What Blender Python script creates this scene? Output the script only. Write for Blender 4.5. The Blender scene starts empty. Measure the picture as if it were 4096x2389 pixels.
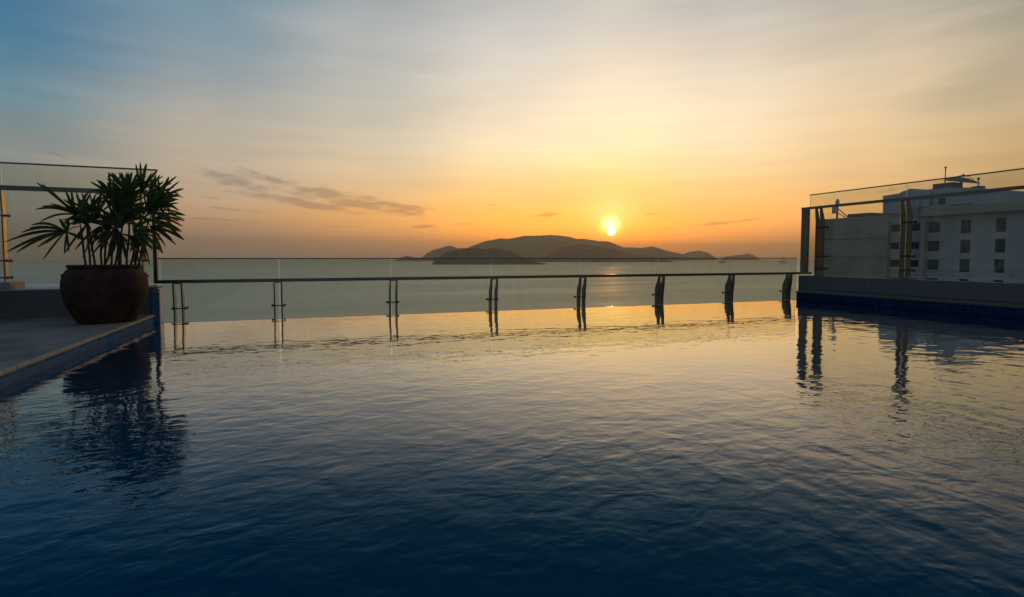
import bpy, bmesh, math, random
import numpy as np
from mathutils import Vector, noise
from mathutils.bvhtree import BVHTree
R = math.radians
random.seed(7)
scn = bpy.context.scene
C = scn.collection

# ------------------------------------------------------------------ camera
F, YAW, PITCH, SHY, EYE = 2176.44, 0.3582, 0.0509, -54.03, 0.9
cd = bpy.data.cameras.new('camera')
cd.sensor_width = 36; cd.lens = F * 36 / 4096
cd.shift_y = SHY / 4096
cd.clip_start = 0.05; cd.clip_end = 60000
cam = bpy.data.objects.new('camera', cd); C.objects.link(cam)
cam.location = (0, 0, EYE)
cam.rotation_euler = (math.pi / 2 - PITCH, 0, -YAW)
scn.camera = cam
scn.view_settings.view_transform = 'Standard'
scn.view_settings.look = 'None'
scn.view_settings.exposure = 0
scn.view_settings.gamma = 1
scn.cycles.use_denoising = True
scn.cycles.volume_bounces = 0
scn.cycles.max_bounces = 8
scn.cycles.transparent_max_bounces = 24
scn.cycles.sample_clamp_indirect = 4
scn.cycles.caustics_reflective = False
scn.cycles.caustics_refractive = False

def ray(x, y):
    """world direction seen at pixel x, y of the 4096 px photograph"""
    u = (x - 2048) / F; v = -(y - 1194.5 - SHY) / F
    c, s = math.cos(YAW), math.sin(YAW); cp, sp = math.cos(PITCH), math.sin(PITCH)
    fy = cp + v * sp; fz = -sp + v * cp
    return Vector((u * c + fy * s, -u * s + fy * c, fz))
def onY(x, y, Y): r = ray(x, y); return Vector((0, 0, EYE)) + r * (Y / r.y)
def onX(x, y, X): r = ray(x, y); return Vector((0, 0, EYE)) + r * (X / r.x)
def onZ(x, y, Z): r = ray(x, y); return Vector((0, 0, EYE)) + r * ((Z - EYE) / r.z)
def lin(c):
    return tuple((v / 255 / 12.92 if v / 255 <= .04045 else ((v / 255 + .055) / 1.055) ** 2.4) for v in c)

# ------------------------------------------------------------------ sky
SUN_AZ, SUN_EL = 30.85, 2.44      # degrees; azimuth from +Y towards +X
w = bpy.data.worlds.new('World'); scn.world = w; w.use_nodes = True
w.cycles_visibility.camera = True
nt = w.node_tree; N = nt.nodes; L = nt.links
N.clear()
def nd(t, **k):
    n = N.new(t)
    for a, b in k.items(): setattr(n, a, b)
    return n
def mth(op, a, b=None, c=None, clamp=False):
    n = nd('ShaderNodeMath', operation=op, use_clamp=clamp)
    for i, v in enumerate((a, b, c)):
        if v is None: continue
        if isinstance(v, (int, float)): n.inputs[i].default_value = v
        else: L.new(v, n.inputs[i])
    return n.outputs[0]
def mixc(f, a, b, bt='MIX'):
    n = nd('ShaderNodeMix', data_type='RGBA', blend_type=bt)
    for i, v in ((0, f), (6, a), (7, b)):
        if isinstance(v, (int, float)): n.inputs[i].default_value = v
        elif isinstance(v, tuple): n.inputs[i].default_value = (*v[:3], 1)
        else: L.new(v, n.inputs[i])
    return n.outputs[2]
tc = nd('ShaderNodeTexCoord')
sp = nd('ShaderNodeSeparateXYZ'); L.new(tc.outputs['Generated'], sp.inputs[0])
el = mth('MULTIPLY', mth('ARCSINE', sp.outputs[2]), 180 / math.pi)
az = mth('MULTIPLY', mth('ARCTAN2', sp.outputs[0], sp.outputs[1]), 180 / math.pi)
# colour of the high thin cloud veil by azimuth and elevation (degrees)
ELS = [-3, 0, 2, 4.5, 8, 12, 17, 22, 28, 45, 90]
SKY = {
 -100: [(100,104,112),(100,104,112),(110,116,124),(112,122,132),(108,122,136),(100,118,136),(92,114,136),(86,110,134),(80,106,132),(76,94,116),(72,88,108)],
 -22: [(112,112,110),(112,112,110),(122,118,112),(128,127,120),(132,137,133),(100,132,144),(62,114,144),(50,104,140),(42,92,130),(38,74,112),(72,88,108)],
 -8: [(136,120,112),(138,121,112),(166,133,110),(188,156,124),(184,168,146),(172,163,150),(130,146,154),(108,136,152),(78,108,134),(50,84,118),(72,88,108)],
 6: [(150,122,106),(152,124,106),(188,143,100),(210,160,98),(214,184,142),(192,182,160),(172,172,166),(164,168,168),(130,140,150),(62,92,120),(72,88,108)],
 20: [(165,118,78),(168,120,76),(226,150,60),(246,176,66),(246,202,126),(232,210,172),(212,200,182),(194,190,184),(156,158,160),(74,98,120),(72,88,108)],
 31: [(176,106,44),(180,108,40),(250,160,24),(255,188,52),(255,206,108),(250,218,170),(230,210,182),(206,198,184),(166,166,164),(78,100,120),(72,88,108)],
 42: [(172,124,84),(174,126,84),(216,146,68),(242,172,74),(242,198,128),(234,206,166),(216,200,176),(192,184,174),(156,154,150),(72,94,112),(72,88,108)],
 54: [(150,118,90),(152,120,90),(196,146,96),(216,166,102),(220,180,122),(216,186,142),(198,182,158),(168,162,152),(132,134,134),(62,84,104),(72,88,108)],
 64: [(122,104,86),(124,106,86),(166,130,92),(186,146,96),(190,156,106),(180,160,126),(154,147,130),(138,137,130),(112,118,122),(54,76,98),(72,88,108)],
 130: [(102,102,108),(102,102,108),(112,112,118),(116,118,124),(114,118,128),(106,114,128),(96,110,128),(88,106,128),(82,102,126),(78,94,114),(72,88,108)],
}
elf = mth('DIVIDE', mth('ADD', el, 3.0), 93.0, clamp=True)
elf = mth('POWER', elf, 0.4)
def ramp(cols):
    n = nd('ShaderNodeValToRGB'); cr = n.color_ramp; cr.interpolation = 'LINEAR'
    ps = [((e + 3) / 93) ** .4 for e in ELS]
    while len(cr.elements) < len(ps): cr.elements.new(0.5)
    for e, p, c in zip(cr.elements, ps, cols): e.position = p; e.color = (*lin(c), 1)
    L.new(elf, n.inputs[0]); return n.outputs[0]
# soft streaks of the veil: elevation is nudged by stretched noise before the lookup
mp = nd('ShaderNodeMapping'); L.new(tc.outputs['Generated'], mp.inputs[0])
mp.inputs['Rotation'].default_value = (0, R(14), 0); mp.inputs['Scale'].default_value = (1.3, 1.3, 9)
nz = nd('ShaderNodeTexNoise'); nz.inputs['Scale'].default_value = 2.4; nz.inputs['Detail'].default_value = 6
nz.inputs['Roughness'].default_value = .55; L.new(mp.outputs[0], nz.inputs['Vector'])
nudge = mth('MULTIPLY', mth('SUBTRACT', nz.outputs[0], .5), mth('MULTIPLY', mth('ADD', el, 0.0), .15))
el2 = mth('ADD', el, nudge)
elf = mth('POWER', mth('DIVIDE', mth('ADD', el2, 3.0), 93.0, clamp=True), 0.4)
keys = sorted(SKY)
azn = mth('ADD', az, mth('MULTIPLY', mth('SUBTRACT', nz.outputs[0], .5), 10))
col = ramp(SKY[keys[0]])
for a, b in zip(keys, keys[1:]):
    f = nd('ShaderNodeMapRange', interpolation_type='SMOOTHSTEP')
    L.new(azn, f.inputs[0]); f.inputs[1].default_value = a; f.inputs[2].default_value = b
    col = mixc(f.outputs[0], col, ramp(SKY[b]))
# behind the camera the two ends meet
f = nd('ShaderNodeMapRange', interpolation_type='SMOOTHSTEP'); L.new(azn, f.inputs[0])
f.inputs[1].default_value = 140; f.inputs[2].default_value = 180
col = mixc(f.outputs[0], col, ramp(SKY[-100]))
# bright wisps
mp2 = nd('ShaderNodeMapping'); L.new(tc.outputs['Generated'], mp2.inputs[0])
mp2.inputs['Rotation'].default_value = (0, R(17), R(20)); mp2.inputs['Scale'].default_value = (1.6, 1.6, 13)
nz2 = nd('ShaderNodeTexNoise'); nz2.inputs['Scale'].default_value = 2.0; nz2.inputs['Detail'].default_value = 8
nz2.inputs['Roughness'].default_value = .6; L.new(mp2.outputs[0], nz2.inputs['Vector'])
wf = nd('ShaderNodeMapRange'); L.new(nz2.outputs[0], wf.inputs[0])
wf.inputs[1].default_value = .3; wf.inputs[2].default_value = .75; wf.inputs[3].default_value = .97; wf.inputs[4].default_value = 1.08
col = mixc(1.0, col, nd('ShaderNodeCombineColor').outputs[0], 'MIX') if False else col
# fine, nearly level streaks of high cloud, stronger towards the horizon
mp3 = nd('ShaderNodeMapping'); L.new(tc.outputs['Generated'], mp3.inputs[0]); mp3.inputs['Rotation'].default_value = (0, R(-5), R(8)); mp3.inputs['Scale'].default_value = (2.2, 2.2, 34)
nz3 = nd('ShaderNodeTexNoise'); nz3.inputs['Scale'].default_value = 1.6; nz3.inputs['Detail'].default_value = 7; nz3.inputs['Roughness'].default_value = .62; L.new(mp3.outputs[0], nz3.inputs['Vector'])
lo3 = nd('ShaderNodeMapRange'); L.new(el, lo3.inputs[0]); lo3.inputs[1].default_value = 2; lo3.inputs[2].default_value = 22; lo3.inputs[3].default_value = .34; lo3.inputs[4].default_value = .12
s3 = mth('ADD', 1.0, mth('MULTIPLY', mth('SUBTRACT', nz3.outputs[0], .5), lo3.outputs[0]))
vm = nd('ShaderNodeVectorMath', operation='SCALE'); L.new(col, vm.inputs[0]); L.new(mth('MULTIPLY', wf.outputs[0], s3), vm.inputs['Scale'])
col = vm.outputs[0]
def gauss(a0, e0, ra, re, tilt=0.0, src_el=None):
    dx = mth('SUBTRACT', az, a0); dy = mth('SUBTRACT', src_el or el, e0)
    c_, s_ = math.cos(R(tilt)), math.sin(R(tilt))
    u = mth('ADD', mth('MULTIPLY', dx, c_), mth('MULTIPLY', dy, s_))
    v = mth('SUBTRACT', mth('MULTIPLY', dy, c_), mth('MULTIPLY', dx, s_))
    u = mth('DIVIDE', u, ra); v = mth('DIVIDE', v, re)
    q = mth('ADD', mth('MULTIPLY', u, u), mth('MULTIPLY', v, v))
    return mth('EXPONENT', mth('MULTIPLY', q, -1.0))
def addglow(g, c, k):
    global col
    vm = nd('ShaderNodeVectorMath', operation='SCALE'); vm.inputs[0].default_value = tuple(v * k for v in c); L.new(g, vm.inputs['Scale'])
    va = nd('ShaderNodeVectorMath', operation='ADD'); L.new(col, va.inputs[0]); L.new(vm.outputs[0], va.inputs[1]); col = va.outputs[0]
# light of the rising sun through the veil: wide amber bowl, yellow core, pale pillar
addglow(gauss(30.9, 2.3, 14.0, 2.3), (1.0, .22, .0), 1.25)
addglow(gauss(50, 3.5, 12, 2.8), (1.0, .40, .02), .22)
addglow(gauss(34, 10, 26, 8), (1.0, .87, .72), .17)
addglow(gauss(14, 3.4, 15, 2.6), (1.0, .34, .0), .40)
addglow(gauss(30.6, 6.0, 3.2, 2.8), (1.0, .80, .50), .04)
addglow(gauss(30.7, 4.2, 2.4, 1.7), (.80, .60, .40), .34)
addglow(gauss(30.75, 3.0, .95, .95), (1.0, .55, .02), 1.0)
# small dark clouds near the horizon: (az, el, half width, half height, tilt, strength)
fb = nd('ShaderNodeMapping'); L.new(tc.outputs['Generated'], fb.inputs[0])
fb.inputs['Rotation'].default_value = (0, R(6), 0); fb.inputs['Scale'].default_value = (1, 1, 3.6)
fn = nd('ShaderNodeTexNoise'); fn.inputs['Scale'].default_value = 24; fn.inputs['Detail'].default_value = 7; fn.inputs['Roughness'].default_value = .62
L.new(fb.outputs[0], fn.inputs['Vector'])
def pdeg(x, y):
    r = ray(x, y); return math.degrees(math.atan2(r.x, r.y)), math.degrees(math.atan2(r.z, math.hypot(r.x, r.y)))
def cloud(x, y, wpx, hpx, tilt, k):
    a0, e0 = pdeg(x, y); a1, e1 = pdeg(x + wpx, y); a2, e2 = pdeg(x, y - hpx)
    g = gauss(a0, e0, abs(a1 - a0), abs(e2 - e0), tilt)
    return mth('MULTIPLY', g, k)
cl = None
for c in ((1380, 798, 290, 34, -11, 1.0), (1180, 806, 260, 20, -8, 1.0), (1540, 818, 220, 15, -5, .9), (960, 735, 150, 26, -16, .9), (1230, 760, 260, 16, -13, .85),
          (1080, 712, 160, 9, -17, .75), (1640, 838, 130, 9, -6, .7), (850, 790, 70, 7, -4, .6), (930, 838, 110, 7, -4, .6),
          (860, 878, 190, 5, -2, .7), (1680, 908, 70, 8, 5, .6), (1835, 897, 60, 5, 4, .55), (2200, 858, 60, 10, 6, .95), (2245, 852, 25, 9, 15, .7),
          (2610, 855, 34, 3.5, 5, .8), (2430, 905, 22, 3.5, 4, .9), (2500, 917, 18, 4, 6, .6), (1970, 820, 30, 5, 0, .5),
          (2860, 895, 190, 9, 5, .65), (235, 622, 70, 6, -14, .7), (3650, 745, 260, 9, 8, .5), (1370, 905, 160, 3, 0, .4)):
    g = cloud(*c); cl = g if cl is None else mth('MAXIMUM', cl, g)
cm = mth('ADD', cl, mth('MULTIPLY', mth('SUBTRACT', fn.outputs[0], .5), 2.7))
cmr = nd('ShaderNodeMapRange', interpolation_type='SMOOTHSTEP'); L.new(mth('MULTIPLY', cm, 1.0), cmr.inputs[0])
cmr.inputs[1].default_value = .12; cmr.inputs[2].default_value = .95
cf = mth('MULTIPLY', cmr.outputs[0], mth('MULTIPLY', cl, 2.2, clamp=True), clamp=True)
dark = mixc(1.0, col, (.58, .59, .70), 'MULTIPLY')
col = mixc(mth('MULTIPLY', cf, .85), col, dark)
# the sun itself, a disc flattened by refraction and bitten by a low cloud
sd = mth('SQRT', mth('ADD', mth('POWER', mth('SUBTRACT', az, 30.85), 2), mth('POWER', mth('SUBTRACT', el, 2.62), 2)))
disc = nd('ShaderNodeMapRange'); L.new(sd, disc.inputs[0]); disc.inputs[1].default_value = .24; disc.inputs[2].default_value = .46
disc.inputs[3].default_value = 1; disc.inputs[4].default_value = 0
addglow(disc.outputs[0], (1, .82, .5), 5)
addglow(gauss(30.75, 3.35, .65, .6), (1, .80, .36), 2.8)
# physical sky behind the veil
sk = nd('ShaderNodeTexSky', sky_type='NISHITA'); sk.sun_disc = False
sk.sun_elevation = R(SUN_EL); sk.sun_rotation = R(SUN_AZ); sk.air_density = 1.2; sk.dust_density = 2
bg1 = nd('ShaderNodeBackground'); L.new(sk.outputs[0], bg1.inputs[0]); bg1.inputs[1].default_value = .1
bg2 = nd('ShaderNodeBackground'); L.new(col, bg2.inputs[0]); bg2.inputs[1].default_value = 1.26
ms = nd('ShaderNodeMixShader'); ms.inputs[0].default_value = .95
L.new(bg1.outputs[0], ms.inputs[1]); L.new(bg2.outputs[0], ms.inputs[2])
wo = nd('ShaderNodeOutputWorld'); L.new(ms.outputs[0], wo.inputs[0])
w.cycles.sampling_method = 'MANUAL'; w.cycles.sample_map_resolution = 1024

# ------------------------------------------------------------------ sun
sl = bpy.data.lights.new('sun', 'SUN'); sl.energy = .5; sl.angle = R(.6); sl.color = (1, .46, .12)
so = bpy.data.objects.new('sun', sl); C.objects.link(so)
sdv = Vector((math.sin(R(SUN_AZ)) * math.cos(R(SUN_EL)), math.cos(R(SUN_AZ)) * math.cos(R(SUN_EL)), math.sin(R(SUN_EL))))
so.rotation_euler = sdv.to_track_quat('Z', 'Y').to_euler()
HAZE = 1.1e-4

# ------------------------------------------------------------------ helpers
def tag(o, label=None, cat=None, group=None, kind=None):
    if label: o['label'] = label
    if cat: o['category'] = cat
    if group: o['group'] = group
    if kind: o['kind'] = kind
    return o
def link(name, me, mat=None, parent=None):
    o = bpy.data.objects.new(name, me); C.objects.link(o)
    if mat is not None and not len(me.materials): me.materials.append(mat)
    if parent is not None: o.parent = parent
    return o
def empty(name, loc=(0, 0, 0)):
    o = bpy.data.objects.new(name, None); C.objects.link(o); o.location = loc; o.empty_display_size = .1
    return o
class MB:
    """collects shapes into one mesh; coordinates are relative to origin"""
    def __init__(s, origin=(0, 0, 0)): s.bm = bmesh.new(); s.o = Vector(origin)
    def v(s, p): return s.bm.verts.new(Vector(p) - s.o)
    def face(s, pts, mi=0, smooth=False):
        f = s.bm.faces.new([s.v(p) for p in pts]); f.material_index = mi; f.smooth = smooth; return f
    def box(s, a, b, bevel=0, mi=0):
        a = Vector(a); b = Vector(b)
        lo = Vector((min(a.x, b.x), min(a.y, b.y), min(a.z, b.z))); hi = Vector((max(a.x, b.x), max(a.y, b.y), max(a.z, b.z)))
        r = bmesh.ops.create_cube(s.bm, size=1)
        for v in r['verts']:
            v.co = Vector((lo.x if v.co.x < 0 else hi.x, lo.y if v.co.y < 0 else hi.y, lo.z if v.co.z < 0 else hi.z)) - s.o
        fs = {f for v in r['verts'] for f in v.link_faces}
        for f in fs: f.material_index = mi
        if bevel:
            es = list({e for v in r['verts'] for e in v.link_edges})
            bmesh.ops.bevel(s.bm, geom=es, offset=bevel, segments=2, affect='EDGES', profile=.6)
        return s
    def prism(s, prof, axis, a, b, bevel=0, mi=0):
        """closed profile of 2-D points swept along axis from a to b; axis x: (y,z); y: (x,z); z: (x,y)"""
        def P(p, t):
            return (t, p[0], p[1]) if axis == 'x' else (p[0], t, p[1]) if axis == 'y' else (p[0], p[1], t)
        A = [s.v(P(p, a)) for p in prof]; B = [s.v(P(p, b)) for p in prof]
        n = len(prof); fs = []
        for i in range(n): fs.append(s.bm.faces.new((A[i], A[(i + 1) % n], B[(i + 1) % n], B[i])))
        fs.append(s.bm.faces.new(A[::-1])); fs.append(s.bm.faces.new(B))
        for f in fs: f.material_index = mi
        bmesh.ops.recalc_face_normals(s.bm, faces=fs)
        if bevel:
            es = list({e for f in fs for e in f.edges})
            bmesh.ops.bevel(s.bm, geom=es, offset=bevel, segments=1, affect='EDGES')
        return s
    def tube(s, pts, rad, n=10, cap=True, mi=0, smooth=True):
        pts = [Vector(p) for p in pts]; rs = rad if isinstance(rad, (list, tuple)) else [rad] * len(pts)
        rings = []; up = Vector((0, 0, 1))
        for i, p in enumerate(pts):
            d = (pts[min(i + 1, len(pts) - 1)] - pts[max(i - 1, 0)]).normalized()
            a = d.cross(up)
            if a.length < 1e-3: a = d.cross(Vector((1, 0, 0)))
            a.normalize(); b = d.cross(a)
            rings.append([s.v(p + (a * math.cos(t) + b * math.sin(t)) * rs[i]) for t in [2 * math.pi * k / n for k in range(n)]])
        fs = []
        for A, B in zip(rings, rings[1:]):
            for k in range(n): fs.append(s.bm.faces.new((A[k], A[(k + 1) % n], B[(k + 1) % n], B[k])))
        for f in fs: f.smooth = smooth
        if cap: fs += [s.bm.faces.new(rings[0][::-1]), s.bm.faces.new(rings[-1])]
        for f in fs: f.material_index = mi
        bmesh.ops.recalc_face_normals(s.bm, faces=fs)
        return s
    def lathe(s, prof, c=(0, 0, 0), n=48, wob=0):
        c = Vector(c); rings = []
        for (r, z) in prof:
            rings.append([s.v(c + Vector(((r + wob * noise.noise((math.cos(t) * 2, math.sin(t) * 2, z * 6))) * math.cos(t), (r + wob * noise.noise((math.cos(t) * 2, math.sin(t) * 2, z * 6))) * math.sin(t), z))) for t in [2 * math.pi * k / n for k in range(n)]])
        for A, B in zip(rings, rings[1:]):
            for k in range(n): s.bm.faces.new((A[k], A[(k + 1) % n], B[(k + 1) % n], B[k])).smooth = True
        return s
    def ball(s, c, r, seg=12, sc=(1, 1, 1)):
        q = bmesh.ops.create_uvsphere(s.bm, u_segments=seg, v_segments=max(6, seg // 2), radius=r)
        for v in q['verts']: v.co = Vector((v.co.x * sc[0], v.co.y * sc[1], v.co.z * sc[2])) + Vector(c) - s.o
        for f in {f for v in q['verts'] for f in v.link_faces}: f.smooth = True
        return s
    def build(s, name, mat, parent=None):
        me = bpy.data.meshes.new(name); s.bm.to_mesh(me); s.bm.free()
        for m in (mat if isinstance(mat, (list, tuple)) else [mat]): me.materials.append(m)
        o = link(name, me, None, parent)
        o.location = s.o - (parent.location if parent is not None and parent.parent is None else (parent_origin(parent) if parent is not None else Vector()))
        return o
def parent_origin(p):
    v = Vector(p.location)
    while p.parent is not None: p = p.parent; v += Vector(p.location)
    return v

# ------------------------------------------------------------------ materials
def mat(name): 
    m = bpy.data.materials.new(name); m.use_nodes = True
    return m, m.node_tree.nodes, m.node_tree.links, m.node_tree.nodes['Principled BSDF']
def noisy(name, c1, c2, scale=6, rough=.7, metal=0, detail=5, bump=0, bscale=None, spec=.5, lo=.35, hi=.65):
    m, n, l, p = mat(name)
    g = n.new('ShaderNodeNewGeometry')
    t = n.new('ShaderNodeTexNoise'); t.inputs['Scale'].default_value = scale; t.inputs['Detail'].default_value = detail
    l.new(g.outputs['Position'], t.inputs['Vector'])
    cr = n.new('ShaderNodeValToRGB'); cr.color_ramp.elements[0].position = lo; cr.color_ramp.elements[1].position = hi
    cr.color_ramp.elements[0].color = (*c1, 1); cr.color_ramp.elements[1].color = (*c2, 1)
    l.new(t.outputs[0], cr.inputs[0]); l.new(cr.outputs[0], p.inputs['Base Color'])
    p.inputs['Roughness'].default_value = rough; p.inputs['Metallic'].default_value = metal
    p.inputs['Specular IOR Level'].default_value = spec
    if bump:
        t2 = n.new('ShaderNodeTexNoise'); t2.inputs['Scale'].default_value = bscale or scale * 4; t2.inputs['Detail'].default_value = 4
        l.new(g.outputs['Position'], t2.inputs['Vector'])
        b = n.new('ShaderNodeBump'); b.inputs['Distance'].default_value = bump; b.inputs['Strength'].default_value = 1
        l.new(t2.outputs[0], b.inputs['Height']); l.new(b.outputs[0], p.inputs['Normal'])
    return m
M = {}
M['steel'] = noisy('brushed_steel', (.125, .112, .095), (.155, .14, .12), 3, .30, 1)
M['cap'] = noisy('cap_steel', (.15, .14, .13), (.19, .18, .17), 3, .3, 1)
M['granite'] = noisy('granite', (.10, .092, .088), (.22, .205, .198), 130, .75, 0, 6, .0012, 90, spec=.3)
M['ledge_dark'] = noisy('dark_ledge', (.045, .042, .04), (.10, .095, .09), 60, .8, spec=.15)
M['ledge_top'] = noisy('painted_skylit_ledge', (.3, .3, .3), (.45, .44, .43), 9, .35)  # pale tone paints in skylight on the parapet top
M['granite2'] = noisy('granite_coping', (.15, .142, .135), (.30, .285, .27), 110, .55, 0, 6, .001, 90)
M['deck'] = noisy('deck_stone', (.20, .172, .145), (.32, .28, .24), 55, .62, 0, 8, .0012, 120)
m = M['deck']; n = m.node_tree.nodes; l = m.node_tree.links; p = n['Principled BSDF']
g = n.new('ShaderNodeNewGeometry'); bk = n.new('ShaderNodeTexBrick'); bk.offset = .5
bk.inputs['Scale'].default_value = 1; bk.inputs['Brick Width'].default_value = 1.2; bk.inputs['Row Height'].default_value = .6; bk.inputs['Mortar Size'].default_value = .006
bk.inputs['Color1'].default_value = (1, 1, 1, 1); bk.inputs['Color2'].default_value = (.86, .85, .84, 1); bk.inputs['Mortar'].default_value = (.35, .33, .31, 1)
l.new(g.outputs['Position'], bk.inputs['Vector'])
st = n.new('ShaderNodeTexNoise'); st.inputs['Scale'].default_value = 1.7; st.inputs['Detail'].default_value = 7; st.inputs['Roughness'].default_value = .65; l.new(g.outputs['Position'], st.inputs['Vector'])
sr = n.new('ShaderNodeValToRGB'); sr.color_ramp.elements[0].position = .38; sr.color_ramp.elements[0].color = (.45, .44, .43, 1); sr.color_ramp.elements[1].position = .52; l.new(st.outputs[0], sr.inputs[0])
old = p.inputs['Base Color'].links[0].from_socket
m1 = n.new('ShaderNodeMix'); m1.data_type = 'RGBA'; m1.blend_type = 'MULTIPLY'; m1.inputs[0].default_value = 1; l.new(old, m1.inputs[6]); l.new(bk.outputs[0], m1.inputs[7])
m2 = n.new('ShaderNodeMix'); m2.data_type = 'RGBA'; m2.blend_type = 'MULTIPLY'; m2.inputs[0].default_value = .8; l.new(m1.outputs[2], m2.inputs[6]); l.new(sr.outputs[0], m2.inputs[7]); l.new(m2.outputs[2], p.inputs['Base Color'])
M['nosing'] = noisy('nosing_stone', (.22, .17, .11), (.42, .35, .25), 40, .6, 0, 8, .004, 70)
M['stucco'] = noisy('broken_stucco', (.22, .18, .15), (.45, .40, .36), 40, .9, 0, 6, .01, 50)
M['pale'] = noisy('pale_trim', (.55, .52, .50), (.72, .70, .68), 20, .5)
M['painted_edge_sheen'] = noisy('painted_edge_sheen', (.30, .30, .38), (.50, .50, .58), 30, .15)  # pale colour paints in the sky reflected by water spilling over the edge
M['slab'] = noisy('grey_tabletop', (.20, .19, .20), (.26, .25, .26), 20, .5)
M['pot'] = noisy('dark_clay', (.030, .014, .009), (.075, .038, .024), 7, .75, 0, 8, .003, 45, spec=.15)
M['soil'] = noisy('soil', (.02, .014, .01), (.05, .035, .025), 40, .95, 0, 5, .01, 60)
M['stem'] = noisy('fibre_stem', (.03, .022, .014), (.09, .06, .035), 60, .9, 0, 5, .002, 120)
M['petiole'] = noisy('green_petiole', (.03, .06, .02), (.05, .09, .03), 20, .6)
M['roofslab'] = noisy('roof_concrete', (.2, .19, .18), (.3, .29, .28), 2, .9)
M['white_wall'] = noisy('white_render', (.37, .385, .40), (.50, .51, .52), .35, .9, 0, 8)
M['beige_wall'] = noisy('beige_render', (.33, .29, .21), (.46, .41, .31), .5, .95, 0, 8)
M['beige_trim'] = noisy('beige_trim', (.36, .32, .26), (.42, .38, .31), .8, .9)
M['dark_unit'] = noisy('grey_rooftop_metal', (.08, .08, .08), (.16, .15, .15), 3, .6)
M['mast'] = noisy('painted_mast', (.45, .40, .36), (.55, .50, .46), 2, .6)
M['win_frame'] = noisy('dark_window_frame', (.03, .035, .045), (.05, .055, .065), 3, .7, spec=.2)
M['boat_white'] = noisy('white_boat_paint', (.6, .6, .58), (.75, .75, .72), .5, .4)
M['boat_dark'] = noisy('dark_hull', (.03, .03, .035), (.07, .06, .06), .5, .5)
M['boat_orange'] = noisy('orange_hull', (.6, .28, .05), (.7, .35, .08), .5, .5)
M['house'] = noisy('white_house_wall', (.65, .62, .55), (.85, .82, .75), .2, .8)
M['house_roof'] = noisy('tile_roof', (.25, .12, .07), (.35, .18, .1), .3, .9)
M['sign'] = noisy('white_letters', (.8, .8, .78), (.85, .85, .82), .2, .6)
M['hill'] = noisy('wooded_hill', (.018, .030, .014), (.13, .12, .07), .02, 1, 0, 10, 0, spec=0)
M['sand'] = noisy('shore', (.25, .2, .14), (.4, .34, .25), .05, 1)

def tile_mat(name, ax, kk=1.0, ad=(0, 0, 0), waterline_c=(.07, .062, .085)):
    m, n, l, p = mat(name)
    g = n.new('ShaderNodeNewGeometry'); s = n.new('ShaderNodeSeparateXYZ'); c = n.new('ShaderNodeCombineXYZ')
    l.new(g.outputs['Position'], s.inputs[0]); l.new(s.outputs[{'x': 0, 'y': 1}[ax]], c.inputs[0]); l.new(s.outputs[2], c.inputs[1])
    b = n.new('ShaderNodeTexBrick'); b.offset = 0; b.squash = 1
    b.inputs['Scale'].default_value = 1; b.inputs['Brick Width'].default_value = .105; b.inputs['Row Height'].default_value = .053
    b.inputs['Mortar Size'].default_value = .0035; b.inputs['Mortar Smooth'].default_value = .2; b.inputs['Bias'].default_value = 0
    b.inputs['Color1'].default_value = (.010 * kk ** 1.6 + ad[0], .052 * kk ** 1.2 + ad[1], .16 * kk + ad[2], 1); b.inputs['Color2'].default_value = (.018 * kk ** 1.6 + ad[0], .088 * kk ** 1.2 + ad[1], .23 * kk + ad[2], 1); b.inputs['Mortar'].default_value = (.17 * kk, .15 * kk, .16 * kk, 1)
    l.new(c.outputs[0], b.inputs['Vector'])
    # limescale near the waterline; on the deep tile, darkness painted in to dim its reflection
    mr = n.new('ShaderNodeMapRange'); l.new(s.outputs[2], mr.inputs[0]); mr.inputs[1].default_value = .0; mr.inputs[2].default_value = .06; mr.inputs[3].default_value = 1.1; mr.inputs[4].default_value = 0
    t = n.new('ShaderNodeTexNoise'); t.inputs['Scale'].default_value = 9; t.inputs['Detail'].default_value = 6; l.new(g.outputs['Position'], t.inputs['Vector'])
    mu = n.new('ShaderNodeMath'); mu.operation = 'MULTIPLY'; l.new(mr.outputs[0], mu.inputs[0]); l.new(t.outputs[0], mu.inputs[1])
    mx = n.new('ShaderNodeMix'); mx.data_type = 'RGBA'; l.new(mu.outputs[0], mx.inputs[0]); l.new(b.outputs[0], mx.inputs[6]); mx.inputs[7].default_value = (*waterline_c, 1)
    l.new(mx.outputs[2], p.inputs['Base Color']); p.inputs['Roughness'].default_value = .8; p.inputs['Specular IOR Level'].default_value = 0
    bp = n.new('ShaderNodeBump'); bp.inputs['Distance'].default_value = .002; bp.invert = True; l.new(b.outputs['Fac'], bp.inputs['Height']); l.new(bp.outputs[0], p.inputs['Normal'])
    return m
M['tile_y'] = tile_mat('blue_pool_tile_side', 'y', 1.5, (.030, .050, .02), waterline_c=(.17, .15, .19)); M['tile_x'] = tile_mat('blue_pool_tile_end', 'x'); M['tile_deep'] = tile_mat('deep_blue_pool_tile', 'y', .5, waterline_c=(.012, .013, .02)); M['tile_pale'] = tile_mat('faded_pool_tile', 'x', 1.5, (.05, .05, .02))

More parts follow.
